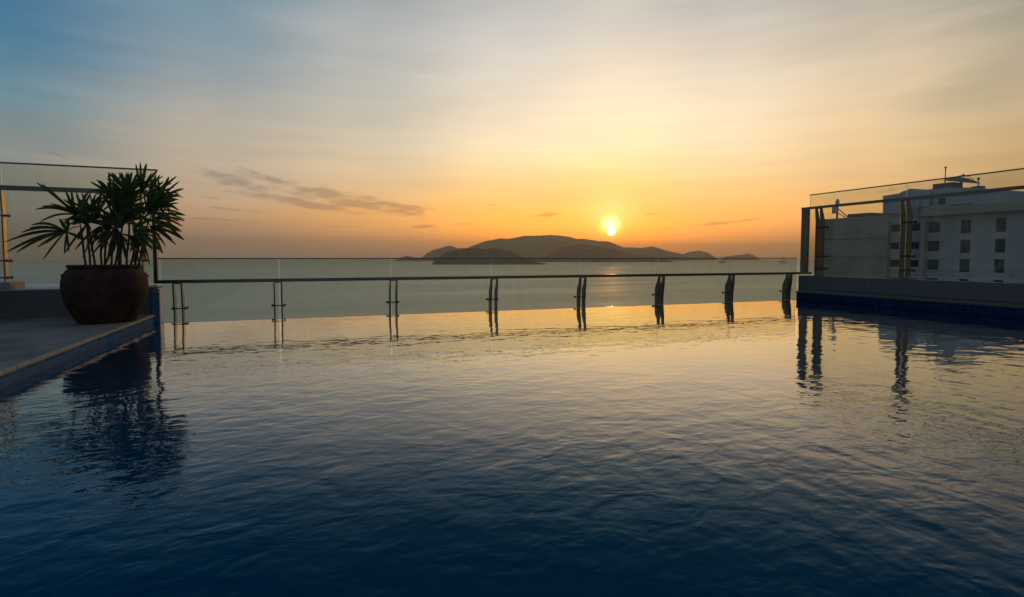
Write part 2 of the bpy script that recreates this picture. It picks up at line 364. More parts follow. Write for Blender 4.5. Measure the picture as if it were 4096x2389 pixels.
def glass_mat(name, tint, k=1.0):
    m, n, l, p = mat(name); n.remove(p)
    tr = n.new('ShaderNodeBsdfTransparent'); tr.inputs[0].default_value = (*tint, 1)
    gl = n.new('ShaderNodeBsdfGlossy'); gl.inputs['Roughness'].default_value = .0; gl.inputs[0].default_value = (.9, 1, .97, 1)
    lw = n.new('ShaderNodeLayerWeight'); lw.inputs[0].default_value = .5      # Facing = 1 - |cos|, the same on both faces
    pw = n.new('ShaderNodeMath'); pw.operation = 'POWER'; pw.inputs[1].default_value = 5; l.new(lw.outputs['Facing'], pw.inputs[0])
    mu = n.new('ShaderNodeMath'); mu.operation = 'MULTIPLY_ADD'; mu.inputs[1].default_value = .9 * k; mu.inputs[2].default_value = .035; l.new(pw.outputs[0], mu.inputs[0])
    mx = n.new('ShaderNodeMixShader'); l.new(mu.outputs[0], mx.inputs[0]); l.new(tr.outputs[0], mx.inputs[1]); l.new(gl.outputs[0], mx.inputs[2])
    # dried salt and smears: a faint patchy film
    g = n.new('ShaderNodeNewGeometry'); a1 = n.new('ShaderNodeTexNoise'); a1.inputs['Scale'].default_value = 3; a1.inputs['Detail'].default_value = 8; a1.inputs['Roughness'].default_value = .7
    l.new(g.outputs['Position'], a1.inputs['Vector']); ar = n.new('ShaderNodeMapRange'); l.new(a1.outputs[0], ar.inputs[0]); ar.inputs[1].default_value = .48; ar.inputs[2].default_value = .72; ar.inputs[3].default_value = .004; ar.inputs[4].default_value = .06
    fl = n.new('ShaderNodeBsdfTranslucent'); fl.inputs[0].default_value = (.8, .8, .78, 1); m3 = n.new('ShaderNodeMixShader')
    l.new(ar.outputs[0], m3.inputs[0]); l.new(mx.outputs[0], m3.inputs[1]); l.new(fl.outputs[0], m3.inputs[2])
    l.new(m3.outputs[0], n['Material Output'].inputs[0]); return m
M['glass'] = glass_mat('tinted_glass', (.875, .888, .85), .4)
m, n, l, p = mat('glass_edge'); p.inputs['Base Color'].default_value = (.85, .85, .78, 1); p.inputs['Roughness'].default_value = .15
tl = n.new('ShaderNodeBsdfTranslucent'); tl.inputs[0].default_value = (.98, .95, .88, 1); mx = n.new('ShaderNodeMixShader'); mx.inputs[0].default_value = .55
l.new(p.outputs[0], mx.inputs[1]); l.new(tl.outputs[0], mx.inputs[2]); l.new(mx.outputs[0], n['Material Output'].inputs[0]); M['glass_edge'] = m
m, n, l, p = mat('window_pane'); p.inputs['Base Color'].default_value = (.012, .042, .070, 1); p.inputs['Roughness'].default_value = .3; p.inputs['Specular IOR Level'].default_value = .05; M['pane'] = m
m, n, l, p = mat('window_pane_open'); p.inputs['Base Color'].default_value = (.03, .10, .22, 1); p.inputs['Roughness'].default_value = .08; M['pane_blue'] = m
# leaf blade: glossy dark green with thin translucency
m, n, l, p = mat('palm_leaf')
g = n.new('ShaderNodeNewGeometry'); t = n.new('ShaderNodeTexNoise'); t.inputs['Scale'].default_value = 7; l.new(g.outputs['Position'], t.inputs['Vector'])
cr = n.new('ShaderNodeValToRGB'); cr.color_ramp.elements[0].position = .35; cr.color_ramp.elements[1].position = .7
cr.color_ramp.elements[0].color = (.006, .022, .005, 1); cr.color_ramp.elements[1].color = (.020, .050, .012, 1)
l.new(t.outputs[0], cr.inputs[0]); l.new(cr.outputs[0], p.inputs['Base Color']); p.inputs['Roughness'].default_value = .42
p.inputs['Specular IOR Level'].default_value = .35
tl = n.new('ShaderNodeBsdfTranslucent'); tl.inputs[0].default_value = (.10, .15, .02, 1); mx = n.new('ShaderNodeMixShader'); mx.inputs[0].default_value = .35
l.new(p.outputs[0], mx.inputs[1]); l.new(tl.outputs[0], mx.inputs[2]); l.new(mx.outputs[0], n['Material Output'].inputs[0]); M['leaf'] = m

# pool water: deep blue body under a rippled reflecting surface
m, n, l, p = mat('pool_water'); n.remove(p)
g = n.new('ShaderNodeNewGeometry')
def wnoise(sx, sy, rot, det=2, rough=.5, off=(0, 0, 0), dist=0):
    mp = n.new('ShaderNodeMapping'); mp.inputs['Scale'].default_value = (sx, sy, 1); mp.inputs['Rotation'].default_value = (0, 0, R(rot)); mp.inputs['Location'].default_value = off
    l.new(g.outputs['Position'], mp.inputs[0])
    t = n.new('ShaderNodeTexNoise'); t.inputs['Scale'].default_value = 1; t.inputs['Detail'].default_value = det; t.inputs['Roughness'].default_value = rough; t.inputs['Distortion'].default_value = dist
    l.new(mp.outputs[0], t.inputs['Vector']); return t.outputs[0]
def wm(op, a, b):
    q = n.new('ShaderNodeMath'); q.operation = op
    for i, v in enumerate((a, b)):
        if isinstance(v, (int, float)): q.inputs[i].default_value = v
        else: l.new(v, q.inputs[i])
    return q.outputs[0]
sep = n.new('ShaderNodeSeparateXYZ'); l.new(g.outputs['Position'], sep.inputs[0])
dist_cam = n.new('ShaderNodeMapRange'); dist_cam.interpolation_type = 'SMOOTHSTEP'     # calm strip along the overflow edge
l.new(wm('ADD', sep.outputs[1], wm('MULTIPLY', sep.outputs[0], .35)), dist_cam.inputs[0]); dist_cam.inputs[1].default_value = 2.4; dist_cam.inputs[2].default_value = 5.8
dist_cam.inputs[3].default_value = 1.0; dist_cam.inputs[4].default_value = .14
far_h1 = wm('MULTIPLY', wnoise(2.4, 3.6, 12, 1.5, .45), .0038)           # slow ripples, everywhere
h2 = wm('MULTIPLY', wnoise(5.6, 7.6, -18, 2, .5, (3, 1, 0), .4), .0050)
h3 = wm('MULTIPLY', wnoise(12, 17, 25, 2, .5, (7, 2, 0), .5), .00140)
patch = n.new('ShaderNodeMapRange'); l.new(wnoise(.55, .7, 30, 2, .5, (5, 5, 0)), patch.inputs[0]); patch.inputs[1].default_value = .3; patch.inputs[2].default_value = .7; patch.inputs[3].default_value = .6; patch.inputs[4].default_value = 1.35
near_h = wm('MULTIPLY', wm('MULTIPLY', wm('ADD', h2, h3), dist_cam.outputs[0]), patch.outputs[0])
# wave train crossing the right hand side, crests running towards the camera
side = n.new('ShaderNodeMapRange'); side.interpolation_type = 'SMOOTHSTEP'; l.new(wm('SUBTRACT', sep.outputs[0], wm('MULTIPLY', sep.outputs[1], .35)), side.inputs[0])
side.inputs[1].default_value = .0; side.inputs[2].default_value = 1.8; side.inputs[3].default_value = 0; side.inputs[4].default_value = 1
nearf = n.new('ShaderNodeMapRange'); nearf.interpolation_type = 'SMOOTHSTEP'; l.new(sep.outputs[1], nearf.inputs[0]); nearf.inputs[1].default_value = 1.3; nearf.inputs[2].default_value = 3.3; nearf.inputs[3].default_value = 1; nearf.inputs[4].default_value = 0
train = wm('MULTIPLY', wm('MULTIPLY', wnoise(8.5, 1.2, 0, 1.5, .4, (4, 4, 0), .25), .0060), wm('MULTIPLY', side.outputs[0], nearf.outputs[0]))
mid = n.new('ShaderNodeMapRange'); mid.interpolation_type = 'SMOOTHSTEP'; l.new(sep.outputs[1], mid.inputs[0]); mid.inputs[1].default_value = 6.9; mid.inputs[2].default_value = 8.1; mid.inputs[3].default_value = 1; mid.inputs[4].default_value = .12
dash = wm('MULTIPLY', wm('MULTIPLY', wnoise(4.2, 9.5, 0, 1.5, .5, (8, 3, 0), .6), .0012), mid.outputs[0])
fine = wm('MULTIPLY', wnoise(5.2, 6.4, 0, 1.5, .5, (6, 8, 0), .3), .0011)
height = wm('ADD', wm('ADD', wm('ADD', wm('ADD', far_h1, near_h), train), dash), fine)
bp = n.new('ShaderNodeBump'); bp.inputs['Strength'].default_value = 1; bp.inputs['Distance'].default_value = 1; l.new(height, bp.inputs['Height'])
df = n.new('ShaderNodeBsdfDiffuse'); df.inputs[0].default_value = (.0001, .044, .094, 1); 
gl = n.new('ShaderNodeBsdfGlossy'); gl.inputs['Roughness'].default_value = 0; gl.inputs[0].default_value = (1, 1, 1, 1); l.new(bp.outputs[0], gl.inputs['Normal'])
fr = n.new('ShaderNodeFresnel'); fr.inputs[0].default_value = 1.33; l.new(bp.outputs[0], fr.inputs['Normal'])
fc_ = n.new('ShaderNodeFloatCurve'); cv = fc_.mapping.curves[0]
cv.points[0].location = (0, 0); cv.points[-1].location = (1, 1)
for x_, y_ in ((.06, .016), (.1, .066), (.17, .21), (.25, .37), (.4, .68), (.56, .93)): cv.points.new(x_, y_)
fc_.mapping.update(); l.new(fr.outputs[0], fc_.inputs['Value'])
gt = n.new('ShaderNodeMapRange'); gt.data_type = 'FLOAT_VECTOR'      # blue tint painted into the colour of the steep reflections
gm = n.new('ShaderNodeMix'); gm.data_type = 'RGBA'; gm.clamp_factor = True
gf = n.new('ShaderNodeMapRange'); l.new(fr.outputs[0], gf.inputs[0]); gf.inputs[1].default_value = .05; gf.inputs[2].default_value = .15
l.new(gf.outputs[0], gm.inputs[0]); gm.inputs[6].default_value = (.12, .75, 1, 1); gm.inputs[7].default_value = (1, 1, 1, 1); l.new(gm.outputs[2], gl.inputs[0]); n.remove(gt)
mx = n.new('ShaderNodeMixShader'); l.new(fc_.outputs[0], mx.inputs[0]); l.new(df.outputs[0], mx.inputs[1]); l.new(gl.outputs[0], mx.inputs[2])
l.new(mx.outputs[0], n['Material Output'].inputs[0]); M['pool_water'] = m

# open sea
m, n, l, p = mat('sea_water')
g = n.new('ShaderNodeNewGeometry')
s1 = wm('MULTIPLY', wnoise(.05, .16, 20, 6, .6), .45); s2 = wm('MULTIPLY', wnoise(.4, .9, 10, 4, .6), .22)
bp = n.new('ShaderNodeBump'); bp.inputs['Strength'].default_value = 1; bp.inputs['Distance'].default_value = 1; l.new(wm('ADD', s1, s2), bp.inputs['Height'])
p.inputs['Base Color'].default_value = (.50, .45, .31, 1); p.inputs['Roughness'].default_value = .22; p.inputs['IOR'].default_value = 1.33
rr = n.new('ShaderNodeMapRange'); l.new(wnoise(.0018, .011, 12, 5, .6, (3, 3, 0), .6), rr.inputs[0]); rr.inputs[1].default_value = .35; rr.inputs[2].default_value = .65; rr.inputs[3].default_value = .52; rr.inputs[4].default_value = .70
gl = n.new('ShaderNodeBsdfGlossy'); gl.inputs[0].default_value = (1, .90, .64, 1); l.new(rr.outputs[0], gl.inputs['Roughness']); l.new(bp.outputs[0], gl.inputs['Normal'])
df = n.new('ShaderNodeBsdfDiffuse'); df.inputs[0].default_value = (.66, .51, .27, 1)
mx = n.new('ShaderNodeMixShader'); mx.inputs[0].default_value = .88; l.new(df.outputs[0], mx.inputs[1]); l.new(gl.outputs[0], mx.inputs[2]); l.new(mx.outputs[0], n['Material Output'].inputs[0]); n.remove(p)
M['sea'] = m

# ------------------------------------------------------------------ setting: sea, land, hotel roof, pool
SEA = -45.0
K = 1.09           # the railings stand on an outer ledge, this much farther off than the pool's own edges
def set_back(o):
    e = Vector((0, 0, EYE)); o.location = e + (Vector(o.location) - e) * K; o.scale = (K, K, K)
XL, XR, D = -1.99, 9.68, 8.669
b = MB((0, 0, SEA)); nr = 96
ring = [(11500 * math.cos(2 * math.pi * k / nr), 11500 * math.sin(2 * math.pi * k / nr), SEA) for k in range(nr)]
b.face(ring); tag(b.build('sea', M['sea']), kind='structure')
b = MB((0, 0, SEA)); b.box((-120, -200, SEA - .5), (160, 60, SEA + 1.2)); tag(b.build('ground', M['roofslab']), kind='structure')
b = MB((0, 0, -.5))
b.box((-9, -6, SEA + 1.2), (11.7, 10.4, -1.6)); tag(b.build('hotel_roof', M['roofslab']), kind='structure')
# pool basin shell and catch gutter beyond the overflow edge
b = MB((0, 0, -1))
b.box((XL - .25, D - .10, -1.596), (XR + .2, D - .022, -.012)); b.box((XL - .25, -6, -1.596), (XL - .12, D - .104, .0)); b.box((XR + .1, -6, -1.596), (11.6, D - .022, .10))
b.box((-8.9, D - .018, -1.596), (11.6, 10.35, -.47))
tag(b.build('pool_basin', M['tile_x']), kind='structure')
b = MB((0, 0, 0)); b.box((XL - .11, -5.9, -.12), (XR + .3, D - .024, 0)); tag(b.build('pool_water', M['pool_water']), kind='structure')
b = MB((0, D, 0)); b.box((-1.90, D - .0235, -.3), (XR, D - .002, .0035), bevel=.003); tag(b.build('overflow_edge', M['painted_edge_sheen']), kind='structure')  # thin lip, coloured pale as a painted sky reflection along the spill
b = MB((-5, 0, 0)); b.box((-8.9, -5.9, -.5), (XL - .105, 8.715, .086)); tag(b.build('deck_base', M['roofslab']), kind='structure')
b = MB((-5, 0, 0)); b.box((-8.9, -5.9, .09), (XL - .036, 8.715, .116)); tag(b.build('pool_deck', M['deck']), kind='structure')
kp = empty('pool_coping', (XL, 2, .1)); tag(kp, kind='structure')
y = -5.9
k = 0
while y < 8.65:
    y2 = min(y + 1.2, 8.69)
    b = MB((XL, y, .1)); b.box((XL - .034, y + .002, .088), (XL + .012, y2 - .002, .1175 + .0004 * (k % 3)), bevel=.006)
    b.build('coping_stone', M['nosing'], kp); y = y2; k += 1
b = MB((XL, 2, .05)); b.box((XL - .10, -5.9, -.15), (XL, 8.69, .086)); b.build('tile_band', M['tile_y'], kp)

# ------------------------------------------------------------------ parapet walls
t = empty('parapet_wall', (-5, 8.8, .1)); tag(t, 'low dark granite parapet behind the potted palm, its end clad in blue tiles', 'wall')
b = MB((-5, 8.8, .1)); b.box((-8.9, 8.72, -.469), (-2.022, 8.90, .473), bevel=.004); b.box((-8.9, 8.9002, -.469), (-2.23, 9.95, .471)); b.build('granite_wall', M['granite'], t)
b = MB((-5, 9.4, .475)); b.box((-8.9, 8.905, .4745), (-2.235, 9.945, .480)); b.build('ledge_top', M['ledge_top'], t)  # thin sheet on the granite, its paleness is painted skylight
b = MB((-2, 8.8, .1)); b.box((-2.018, 8.690, -.3), (-1.937, 8.90, .415), bevel=.002); b.build('tile_cladding', M['tile_pale'], t)
b = MB((-2, 8.8, .4))
bm = b.bm
q = bmesh.ops.create_grid(bm, x_segments=10, y_segments=10, size=.5)
for v in q['verts']:
    x_, z_ = v.co.x + .5, v.co.y + .5
    v.co = Vector((-2.018 + .08 * x_ - (-2), 8.70 - .012 * noise.noise((x_ * 4, z_ * 4, 1)) - 8.8, .417 + .052 * z_ * (1 - .35 * x_) - .4))
r_ = bmesh.ops.extrude_face_region(bm, geom=bm.faces[:]); bmesh.ops.translate(bm, verts=[e for e in r_['geom'] if isinstance(e, bmesh.types.BMVert)], vec=(0, .18, 0))
bmesh.ops.recalc_face_normals(bm, faces=bm.faces)
o = b.build('broken_stucco', M['stucco'], t); o['label'] = 'crumbling bare mortar above the blue tiles'
b = MB((-2, 8.8, .48)); b.box((-2.09, 8.70, .476), (-1.932, 8.92, .497), bevel=.004); b.build('cap_slab', M['nosing'], t)
b = MB((-1.92, 8.8, .2)); b.box((-1.934, 8.70, -.3), (-1.921, 8.9, .47), bevel=.002); b.build('edge_trim', M['pale'], t)
XW = XR + .04
t = empty('parapet_wall', (XW, 4, .2)); tag(t, 'dark granite parapet along the right side of the pool with a blue tiled base', 'wall')
y = D - .01; b0 = -5.9; k = 0
while y > b0:
    y2 = max(y - 1.6, b0); b = MB((XW, y, .3)); b.box((XW + .0015 * (k % 2), y2 + .0015, .184), (XW + .34, y - .0015, .515), bevel=.003); b.build('granite_panel', M['granite'], t); y = y2; k += 1
set_back(t)
kr = empty('pool_coping', (XR, 4, .1)); tag(kr, kind='structure')
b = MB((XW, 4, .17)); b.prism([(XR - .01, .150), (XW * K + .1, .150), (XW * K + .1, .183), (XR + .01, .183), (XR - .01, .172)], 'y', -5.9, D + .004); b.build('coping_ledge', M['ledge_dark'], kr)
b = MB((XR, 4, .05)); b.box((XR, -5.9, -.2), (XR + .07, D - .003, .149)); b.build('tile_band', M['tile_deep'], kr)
b = MB((XW, 4, .17)); b.box((XW * K + .02, D - .0, -.469), (XW * K + .36, D * K - .012, .16)); b.build('wall_base', M['granite'], kr)

# ------------------------------------------------------------------ railings
def post_y(parent, x, rail_z=.54, base=-.35, zs=(.185,)):
    """twin flat plates standing in the y-z plane, leaning to the pool at the top, with cross pins to the glass beyond"""
    p0 = D + .015; dz = rail_z - .54
    o = empty('post', (0, 0, 0)); 
    prof = [(p0, base), (p0, .12 + dz), (p0 - .006, .20 + dz), (p0 - .022, .30 + dz), (p0 - .036, .42 + dz), (p0 - .042, .528 + dz), (p0 + .022, .528 + dz), (p0 + .045, .45 + dz), (p0 + .112, .325 + dz), (p0 + .115, .30 + dz), (p0 + .115, base)]
    o.parent = parent; o.location = Vector((x, D, base)) - Vector(parent.location)
    for s in (-1, 1):
        q = MB((x + s * .05, D, base)); q.prism(prof, 'x', x + s * .05 - .009, x + s * .05 + .009, bevel=.0015); q.build('plate', M['steel'], o)
    q = MB((x, D, rail_z)); q.box((x - .056, p0 - .040, rail_z - .0115), (x + .056, p0 + .018, rail_z - .001), bevel=.001); q.build('saddle', M['steel'], o)
    for z in zs:
        q = MB((x, D, z)); yc = p0 + .045
        q.tube([(x - .082, yc, z), (x + .082, yc, z)], .008)
        for s in (-1, 1):
            q.ball((x + s * .082, yc, z), .016, 12)
            q.tube([(x + s * .082, yc, z), (x + s * .082, D + .141, z)], .0085)
            q.tube([(x + s * .082, D + .132, z), (x + s * .082, D + .143, z)], .018, 16)
            q.tube([(x + s * .082, D + .158, z), (x + s * .082, D + .168, z)], .018, 16)
        q.build('glass_clamp', M['steel'], o)
    return o
def panel_y(parent, x0, x1, z0, z1, y0, th=.012):
    q = MB((x0, y0, z0)); q.box((x0, y0, z0), (x1, y0 + th, z1))
    o = q.build('glass_panel', [M['glass'], M['glass_edge']], parent)
    for f in o.data.polygons:
        if abs(f.normal.y) < .5: f.material_index = 1
    return o
YG = D + .145
# the long low railing beyond the overflow edge
t = empty('glass_railing', (4, D, -.35)); tag(t, 'long low glass and steel railing across the overflow edge, facing the islands', 'railing')
b = MB((4, D, .56)); b.box((-1.975, D - .035, .541), (10.075, D + .015, .589), bevel=.004); b.build('mid_rail', M['steel'], t)
b = MB((4, YG, .88)); b.box((-1.955, YG - .004, .874), (9.845, YG + .016, .890), bevel=.003); b.build('cap_rail', M['cap'], t)
js = [-1.932, -.407, 1.235, 2.924, 4.609, 6.305, 8.031, 9.833]
for a, c in zip(js, js[1:]): panel_y(t, a + .012, c - .012, -.28, .874, YG)
for x in [-1.701, -.423, 1.2525, 2.928, 4.603, 6.279, 7.954, 9.480]: post_y(t, x)
set_back(t)
# the tall wind screen on the left
t = empty('glass_railing', (-5, D, .475)); tag(t, 'tall glass wind screen behind the potted palm on the left parapet', 'railing')
b = MB((-2, D, 1.2)); b.box((-1.972, D - .034, .5895), (-1.925, D + .014, 1.812), bevel=.003); b.build('end_upright', M['steel'], t)
b = MB((-5, D, 1.77)); b.box((-8.9, D + .030, 1.748), (-2.10, D + .085, 1.806), bevel=.003); b.box((-2.098, D + .016, 1.755), (-1.93, D + .06, 1.80), bevel=.003); b.build('mid_rail', M['steel'], t)
b = MB((-5, YG, 2.1)); b.box((-8.9, YG - .006, 2.092), (-1.93, YG + .020, 2.112), bevel=.003); b.build('cap_rail', M['cap'], t)
js = [-8.9, -7.05, -5.34, -3.63, -1.935]
for a, c in zip(js, js[1:]): panel_y(t, a + .010, c - .010, .545, 2.092, YG)
def post_hi_y(parent, x):
    o = empty('post'); o.parent = parent; o.location = Vector((x, D + .1, .475)) - Vector(parent.location)
    y0 = D + .055
    prof = [(y0, .474), (y0, 1.50), (y0 - .012, 1.62), (y0 - .014, 1.746), (y0 + .03, 1.746), (y0 + .075, 1.64), (y0 + .078, .474)]
    for s in (-1, 1):
        q = MB((x + s * .045, y0, .475)); q.prism(prof, 'x', x + s * .045 - .009, x + s * .045 + .009, bevel=.0015); q.build('plate', M['steel'], o)
    for z in (1.43, .857, .64):
        q = MB((x, y0, z)); yc = y0 + .03
        q.tube([(x - .078, yc, z), (x + .078, yc, z)], .009)
        for s in (-1, 1): q.ball((x + s * .078, yc, z), .014, 12); q.tube([(x + s * .078, yc, z), (x + s * .078, YG - .002, z)], .010); q.tube([(x + s * .078, YG - .012, z), (x + s * .078, YG - .002, z)], .019, 16)
        q.build('glass_clamp', M['steel'], o)
for x in (-2.16, -3.655, -5.34, -7.05): post_hi_y(t, x)
set_back(t)
# the tall screen on the right wall, running towards the camera
XS = 9.90
t = empty('glass_railing', (XS, 4, .515)); tag(t, 'tall glass wind screen on the right parapet, in front of the neighbouring hotel', 'railing')
b = MB((XS, D, 1.2)); b.box((XS - .026, D - .075, .5895), (XS + .022, D - .035 + .13, 1.905), bevel=.003); b.build('end_upright', M['steel'], t)
b = MB((XS, 4, 1.93)); b.box((XS - .028, -5.9, 1.907), (XS + .024, D + .10, 1.957), bevel=.003); b.build('mid_rail', M['steel'], t)
XG = XS + .12
b = MB((XG, 4, 2.22)); b.box((XG - .006, -5.9, 2.212), (XG + .020, D + .03, 2.232), bevel=.003); b.build('cap_rail', M['cap'], t)
def panel_x(parent, y0, y1, z0, z1, x0, th=.012):
    q = MB((x0, y0, z0)); q.box((x0, y0, z0), (x0 + th, y1, z1))
    o = q.build('glass_panel', [M['glass'], M['glass_edge']], parent)
    for f in o.data.polygons:
        if abs(f.normal.x) < .5: f.material_index = 1
js = [D + .02, 6.69, 4.88, 3.07, 1.26, -.55]
for a, c in zip(js, js[1:]): panel_x(t, c + .010, a - .010, .572, 2.212, XG)
def post_hi_x(parent, y):
    o = empty('post'); o.parent = parent; o.location = Vector((XS, y, .515)) - Vector(parent.location)
    prof = [(XS - .05, .516), (XS - .05, 1.60), (XS - .058, 1.70), (XS - .070, 1.80), (XS - .072, 1.906), (XS - .012, 1.906), (XS + .045, 1.72), (XS + .068, 1.655), (XS + .068, .516)]
    for s in (-1, 1):
        q = MB((XS, y + s * .055, .515)); q.prism(prof, 'y', y + s * .055 - .009, y + s * .055 + .009, bevel=.0015); q.build('plate', M['steel'], o)
    q = MB((XS, y, 1.9)); q.box((XS - .054, y - .049, 1.895), (XS - .014, y + .049, 1.905)); q.build('saddle', M['steel'], o)
    for z in (1.52, .92, .67):
        q = MB((XS, y, z)); xc = XS + .005
        q.tube([(xc, y - .085, z), (xc, y + .085, z)], .009)
        for s in (-1, 1): q.ball((xc, y + s * .085, z), .018, 12); q.tube([(xc, y + s * .085, z), (XG - .002, y + s * .085, z)], .013); q.tube([(XG - .016, y + s * .085, z), (XG - .002, y + s * .085, z)], .026, 16)
        q.build('glass_clamp', M['steel'], o)
for y in (8.33, 6.60, 4.60, 2.79, .98): post_hi_x(t, y)
set_back(t)

# ------------------------------------------------------------------ table at the far left
t = empty('side_table', (-3.95, 8.2, .116)); tag(t, 'flat grey slab topped side table cut by the left edge of the photo', 'table')
c0 = onY(68, 1128, 8.25)
b = MB((-3.9, 8.2, .55)); b.box((-4.35, 8.05, c0.z - .085), (c0.x, 8.45, c0.z), bevel=.006); b.build('tabletop', M['slab'], t)
for x_ in (-4.28, -3.72):
    for y_ in (8.12, 8.38):
        b = MB((x_, y_, .12)); b.tube([(x_, y_, .1165), (x_, y_, c0.z - .084)], .018, 12); b.build('leg', M['steel'], t)

# ------------------------------------------------------------------ clay pot
PX, PY = -2.318, 7.95
t = empty('clay_pot', (PX, PY, .116)); tag(t, 'large round dark clay pot standing on the stone deck at the pool corner', 'pot')
prof = [(.0, .118), (.285, .118), (.298, .124), (.306, .15), (.336, .20), (.380, .29), (.414, .39), (.432, .48), (.436, .55), (.432, .61), (.414, .68), (.386, .735), (.362, .762), (.356, .772), (.368, .776), (.376, .785), (.376, .800), (.366, .808), (.345, .808), (.335, .798), (.333, .75)]
b = MB((PX, PY, .116)); b.lathe(prof, (PX, PY, 0), 72, .006); b.build('pot_body', M['pot'], t)
for a in (-152, -55, 20, 120):
    ca, sa = math.cos(R(a)), math.sin(R(a)); b = MB((PX, PY, .68)); b.ball((PX + .405 * ca, PY + .405 * sa, .685), .022, 14, (1, 1, 1.1))
    b.ball((PX + .412 * ca, PY + .412 * sa, .662), .013, 10); b.build('lug', M['pot'], t)
b = MB((PX, PY, .75)); b.lathe([(.0, .752), (.15, .757), (.28, .75), (.334, .748)], (PX, PY, 0), 32, .01); b.build('soil', M['soil'], t)

# ------------------------------------------------------------------ lady palm
palm = empty('potted_palm', (PX, PY, .755)); tag(palm, 'bushy dark green fan leaved palm growing out of the round clay pot', 'plant')
def blade(b, a, tip, wid, side, sag):
    """one folded leaflet from a to tip"""
    a = Vector(a); tip = Vector(tip); d = tip - a; Ln = d.length
    sd = d.cross(side); sd = sd.normalized() if sd.length > 1e-4 else Vector((0, 0, 1))
    nn = d.cross(sd).normalized(); seg = 7; rows = []
    for i in range(seg + 1):
        u = i / seg
        c = a + d * u + Vector((0, 0, 1)) * (math.sin(math.pi * u) * sag * Ln) 
        wv = wid * (.16 + 1.05 * math.sin(math.pi * min(1, (u * .82 + .08))) ** .75) * (1 if u < .93 else .55)
        rows.append((b.v(c - sd * wv * .5 + nn * wv * .18), b.v(c), b.v(c + sd * wv * .5 + nn * wv * .18)))
    for r0, r1 in zip(rows, rows[1:]):
        for j in (0, 1):
            f = b.bm.faces.new((r0[j], r0[j + 1], r1[j + 1], r1[j])); f.smooth = True
def P(px, py, dy=0.0): return onY(px, py, PY + dy)
def fan(cx, cy, tips, dy=0.0, wid=.0245, stem=None):
    c = P(cx, cy, dy); b = MB(c)
    for (tx, ty) in tips:
        tdy = dy + random.uniform(-.13, .13)
        tp = P(tx, ty, tdy); side = Vector((random.uniform(-.35, .35), 1, random.uniform(-.35, .35)))
        hz = 1 - abs((tp - c).normalized().z)
        blade(b, c, tp, wid * random.uniform(.7, 1.25), side, random.uniform(.02, .06) + hz * random.uniform(.02, .14))
    o = b.build('fan_leaf', M['leaf'], palm)
    if stem is not None:
        s = Vector(stem); mid = (s + c) / 2 + Vector((0, 0, .02)); q = MB(c); q.tube([s, mid, c], [.0045, .0035, .0030], 6)
        q.build('petiole', M['petiole'], o)
    return o
STEMS = [((345, 1068), (330, 960), (322, 905), .02), ((362, 1068), (352, 960), (345, 860), -.05), ((383, 1068), (365, 970), (352, 890), .08), ((408, 1068), (404, 960), (410, 880), -.1),
         ((420, 1068), (425, 960), (440, 860), .12), ((445, 1068), (455, 950), (468, 850), -.03), ((458, 1068), (480, 960), (500, 850), .1), ((505, 1068), (515, 960), (520, 850), -.12),
         ((520, 1068), (545, 960), (572, 860), .0), ((535, 1068), (560, 960), (600, 880), .1), ((548, 1068), (570, 980), (590, 920), -.08), ((475, 1068), (470, 980), (440, 930), -.14)]
tops = []
for (a, m_, c_, dy) in STEMS:
    pa = P(a[0], a[1], dy * .8); pa.z = .752; b = MB(pa); pm = P(*m_, dy); pc = P(*c_, dy)
    pts = [pa, pa.lerp(pm, .5) + Vector((random.uniform(-.008, .008), 0, 0)), pm, pm.lerp(pc, .5), pc]
    b.tube(pts, [random.uniform(.011, .014), .012, .0125, .010, .007], 9)
    b.build('stem', M['stem'], palm); tops.append((c_, dy, pc))
def near(cx, cy, dy):
    return min(tops, key=lambda t_: math.hypot(t_[0][0] - cx, (t_[0][1] - cy) * .6) + abs(t_[1] - dy) * 120)[2]
FANS = [
 (300, 858, [(148, 732), (166, 734), (262, 762), (285, 760), (357, 766), (345, 790), (142, 838), (168, 826), (160, 888), (200, 815)], .0),
 (262, 925, [(28, 1008), (66, 1010), (74, 944), (14, 970), (86, 930), (126, 900), (150, 990), (172, 1040), (118, 912)], .05),
 (268, 930, [(258, 1016), (276, 1008), (330, 960), (238, 876), (277, 884), (180, 975)], -.08),
 (385, 880, [(310, 790), (330, 790), (357, 766), (375, 790), (268, 835), (430, 780), (405, 775), (290, 900)], .05),
 (468, 812, [(386, 718), (398, 722), (456, 733), (466, 745), (420, 740), (385, 775), (375, 815), (500, 730)], -.05),
 (500, 800, [(497, 708), (455, 730), (470, 740), (506, 694), (546, 745), (415, 800), (405, 850)], .1),
 (565, 770, [(543, 656), (561, 650), (586, 654), (632, 680), (652, 706), (610, 690)], .0),
 (590, 800, [(654, 726), (688, 734), (697, 748), (712, 772), (716, 798), (640, 700), (625, 700), (680, 760)], .08),
 (600, 850, [(715, 772), (713, 798), (716, 812), (700, 830), (742, 862), (740, 880), (690, 790), (660, 770)], -.06),
 (605, 880, [(742, 862), (738, 884), (731, 906), (722, 930), (738, 960), (728, 926), (690, 850)], .06),
 (600, 905, [(738, 960), (705, 980), (663, 985), (722, 928), (640, 1000), (652, 1014), (690, 960)], -.1),
 (560, 920, [(600, 1063), (583, 1047), (650, 1014), (632, 1000), (546, 1030), (520, 1010), (575, 1020)], .02),
 (470, 915, [(484, 1066), (430, 1030), (455, 1010), (410, 990), (508, 1050), (398, 975), (520, 1000)], -.12),
 (400, 905, [(345, 985), (300, 1000), (362, 1005), (435, 985), (330, 1030), (420, 1000)], .1),
 (345, 900, [(258, 1015), (275, 870), (300, 860), (245, 880), (310, 960), (385, 850), (400, 870)], -.1),
]
